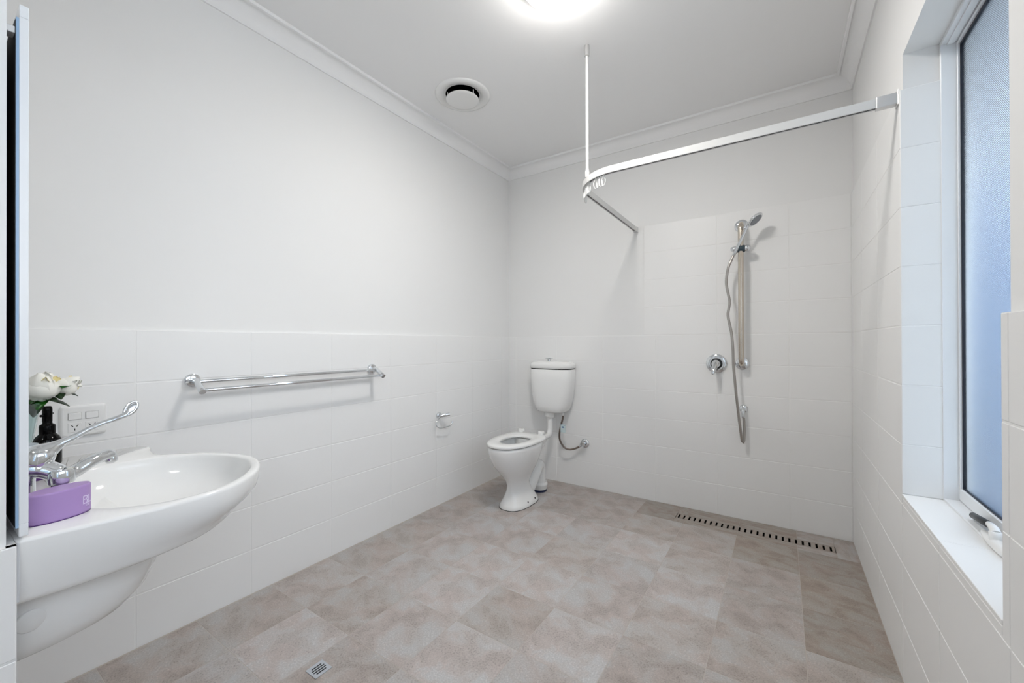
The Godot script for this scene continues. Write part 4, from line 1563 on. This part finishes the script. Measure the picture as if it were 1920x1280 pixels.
func petal_shape(b: MB, base: Vector3, bs: Basis, w: float, l: float, cup: float, rng: RandomNumberGenerator) -> void:
	# a cupped petal: along y, curling inwards (+z)
	var nu := 7
	var nv := 8
	var ph := rng.randf() * TAU
	var pts := []
	var back := []
	for j in nv + 1:
		var t := j / float(nv)
		var row := PackedVector3Array()
		var rowb := PackedVector3Array()
		var hw := w * sin(PI * (0.12 + 0.80 * pow(t, 0.8))) * (1.0 - 0.12 * t)
		for i in nu:
			var s := (i / float(nu - 1) - 0.5) * 2.0
			var a := cup * t
			var ruffle := 0.07 * w * sin(ph + s * 5.0) * t * t
			var y := l * (sin(a * 1.2) / 1.2 if a > 0.0 else 0.0) / maxf(cup, 0.2) - 0.10 * l * s * s * t
			var z := l * (1.0 - cos(a * 1.2)) / 1.2 / maxf(cup, 0.2) - 0.0 + 0.55 * hw * s * s + ruffle
			row.append(base + bs * Vector3(hw * s, y, z))
			rowb.append(base + bs * Vector3(hw * s * 0.99, y, z + 0.0008))
		pts.append(row)
		back.append(rowb)
	for j in nv:
		for i in nu - 1:
			b.q(pts[j][i], pts[j][i + 1], pts[j + 1][i + 1], pts[j + 1][i])
	b.g += 1
	for j in nv:
		for i in nu - 1:
			b.q(back[j][i], back[j + 1][i], back[j + 1][i + 1], back[j][i + 1])
	b.g += 1
	for i in nu - 1:
		b.q(pts[nv][i], pts[nv][i + 1], back[nv][i + 1], back[nv][i])
	for j in nv:
		b.q(pts[j][0], pts[j + 1][0], back[j + 1][0], back[j][0])
		b.q(pts[j][nu - 1], back[j][nu - 1], back[j + 1][nu - 1], pts[j + 1][nu - 1])
	b.done()

func peony(called: String, label: String, c: Vector3, r: float, up: Vector3, vase: Vector3, st: Material, seed_n: int) -> void:
	var o := thing(called, label, "flower", c)
	var rng := RandomNumberGenerator.new()
	rng.seed = seed_n
	var ub := Basis(Quaternion(Vector3.UP, up.normalized()))
	var foot := c - up.normalized() * r * 0.75
	# core
	var b := MB.new()
	b.ball(c - up.normalized() * r * 0.12, Vector3(r * 0.70, r * 0.62, r * 0.70), 20, ub)
	part("core", b, M.petal, o)
	# whorls of petals, the inner ones more closed
	for w in [[7, 1.05, 1.55, 0.95, 0.0], [7, 0.95, 1.5, 0.85, 0.4], [6, 0.85, 1.55, 0.72, 0.2], [5, 0.72, 1.6, 0.55, 0.6], [4, 0.55, 1.7, 0.40, 0.1]]:
		for k in w[0]:
			var a: float = TAU * (k + w[4]) / w[0] + rng.randf_range(-0.18, 0.18)
			var out := Vector3(cos(a), 0, sin(a))
			var bs := ub * Basis(Vector3(-out.z, 0, out.x), Vector3.UP, -out) * Basis(Vector3.RIGHT, -rng.randf_range(0.28, 0.62) * float(w[3]))
			b = MB.new()
			petal_shape(b, foot + ub * out * r * 0.42 * w[3], bs, r * 0.62 * w[1] * rng.randf_range(0.9, 1.1), r * 1.62 * rng.randf_range(0.9, 1.08), float(w[2]) * 0.62, rng)
			var cream: bool = w[3] < 0.6 and rng.randf() < 0.55
			part("petal", b, M.petal_cream if cream else M.petal, o)
	# stem into the vase
	b = MB.new()
	b.tube(Array(spline([foot + up.normalized() * r * 0.2, foot - up.normalized() * 0.02 + Vector3(0, -0.005, 0.004), vase + Vector3(0.004 * (seed_n % 3), 0.165, -0.018), vase + Vector3(0.0, 0.08, -0.004), vase + Vector3(0.002 * (seed_n % 4), 0.016, 0.006)], 24)), 0.0026, 8)
	part("stem", b, st, o)
	# leaves under and beside the bloom
	var ls := [[Vector3(0.30, -0.25, -0.9), 0.062, 0.017], [Vector3(0.8, 0.05, -0.5), 0.05, 0.016], [Vector3(0.6, -0.2, 0.8), 0.055, 0.018], [Vector3(0.5, -0.6, 0.3), 0.05, 0.018], [Vector3(0.9, -0.3, 0.25), 0.045, 0.02]] if seed_n == 3 else [[Vector3(0.82, 0.34, -0.20), 0.088, 0.015], [Vector3(0.3, -0.1, -0.95), 0.05, 0.014], [Vector3(0.9, -0.15, -0.1), 0.05, 0.015], [Vector3(0.5, -0.3, 0.8), 0.06, 0.016]]
	for q in ls:
		b = MB.new()
		var d: Vector3 = q[0].normalized()
		var side := d.cross(Vector3.UP).normalized()
		var nrm := side.cross(d)
		var rings := []
		for k in 9:
			var t := k / 8.0
			var hw: float = q[2] * pow(sin(PI * clampf(t * 0.97 + 0.015, 0.0, 1.0)), 0.8) + 0.0004
			var mid: Vector3 = foot + (q[3] if q.size() > 3 else Vector3.ZERO) + d * q[1] * t + Vector3(0, -0.012 * t * t, 0)
			rings.append(PackedVector3Array([mid + side * hw + nrm * hw * 0.35, mid + nrm * 0.0007, mid - side * hw + nrm * hw * 0.35, mid - nrm * 0.0007]))
		b.loft(rings, true, true, true, 180.0)
		part("leaf", b, M.leaf_bright if (seed_n == 8 and q[1] > 0.08) or rng.randf() < 0.2 else M.leaf, o)

func mirror() -> void:
	var x0 := 0.31
	var x1 := 0.910
	var y0 := 0.8065
	var y1 := 1.748
	var zf := 2.8945
	var o := thing("wall_mirror", "tall white framed mirror on the left end wall, seen almost edge-on", "mirror", Vector3((x0 + x1) / 2, y0, NEAR + 0.01))
	var b := MB.new()
	b.box(Vector3(x0, y0, zf), Vector3(x1, y0 + 0.022, zf + 0.0112), 0.0008)
	b.box(Vector3(x0, y1 - 0.022, zf), Vector3(x1, y1, zf + 0.0112), 0.0008)
	b.box(Vector3(x0, y0 + 0.022, zf), Vector3(x0 + 0.022, y1 - 0.022, zf + 0.0112), 0.0008)
	b.box(Vector3(x1 - 0.022, y0 + 0.022, zf), Vector3(x1, y1 - 0.022, zf + 0.0112), 0.0008)
	part("frame", b, M.white_metal, o)
	b = MB.new()
	b.box(Vector3(x0 + 0.022, y0 + 0.022, zf + 0.002), Vector3(x1 - 0.022, y1 - 0.022, zf + 0.006))
	part("glass", b, mat(Color(0.93, 0.94, 0.94), 0.01, 1.0), o)
	b = MB.new()
	b.box(Vector3(x0 + 0.004, y0 + 0.016, zf + 0.0108), Vector3(x1 - 0.001, y1 - 0.024, zf + 0.0150), 0.0006)
	part("backing_rim", b, mat(Color(0.62, 0.74, 0.86), 0.35), o)
	b = MB.new()
	b.box(Vector3(x0 + 0.005, y0 + 0.018, zf + 0.0149), Vector3(x1 - 0.003, y1 - 0.028, zf + 0.0156))
	part("backing", b, mat(Color(0.012, 0.012, 0.014), 0.5), o)
	b = MB.new()
	b.box(Vector3(x1 - 0.03, y1 - 0.052, zf + 0.0150), Vector3(x1 - 0.006, y1 - 0.040, NEAR + 0.012), 0.0008)
	part("wall_clip", b, M.plastic, o)
	b = MB.new()
	b.box(Vector3(x0 + 0.010, y1 - 0.052, zf + 0.0150), Vector3(x0 + 0.034, y1 - 0.040, NEAR + 0.012), 0.0008)
	part("wall_clip", b, M.plastic, o)
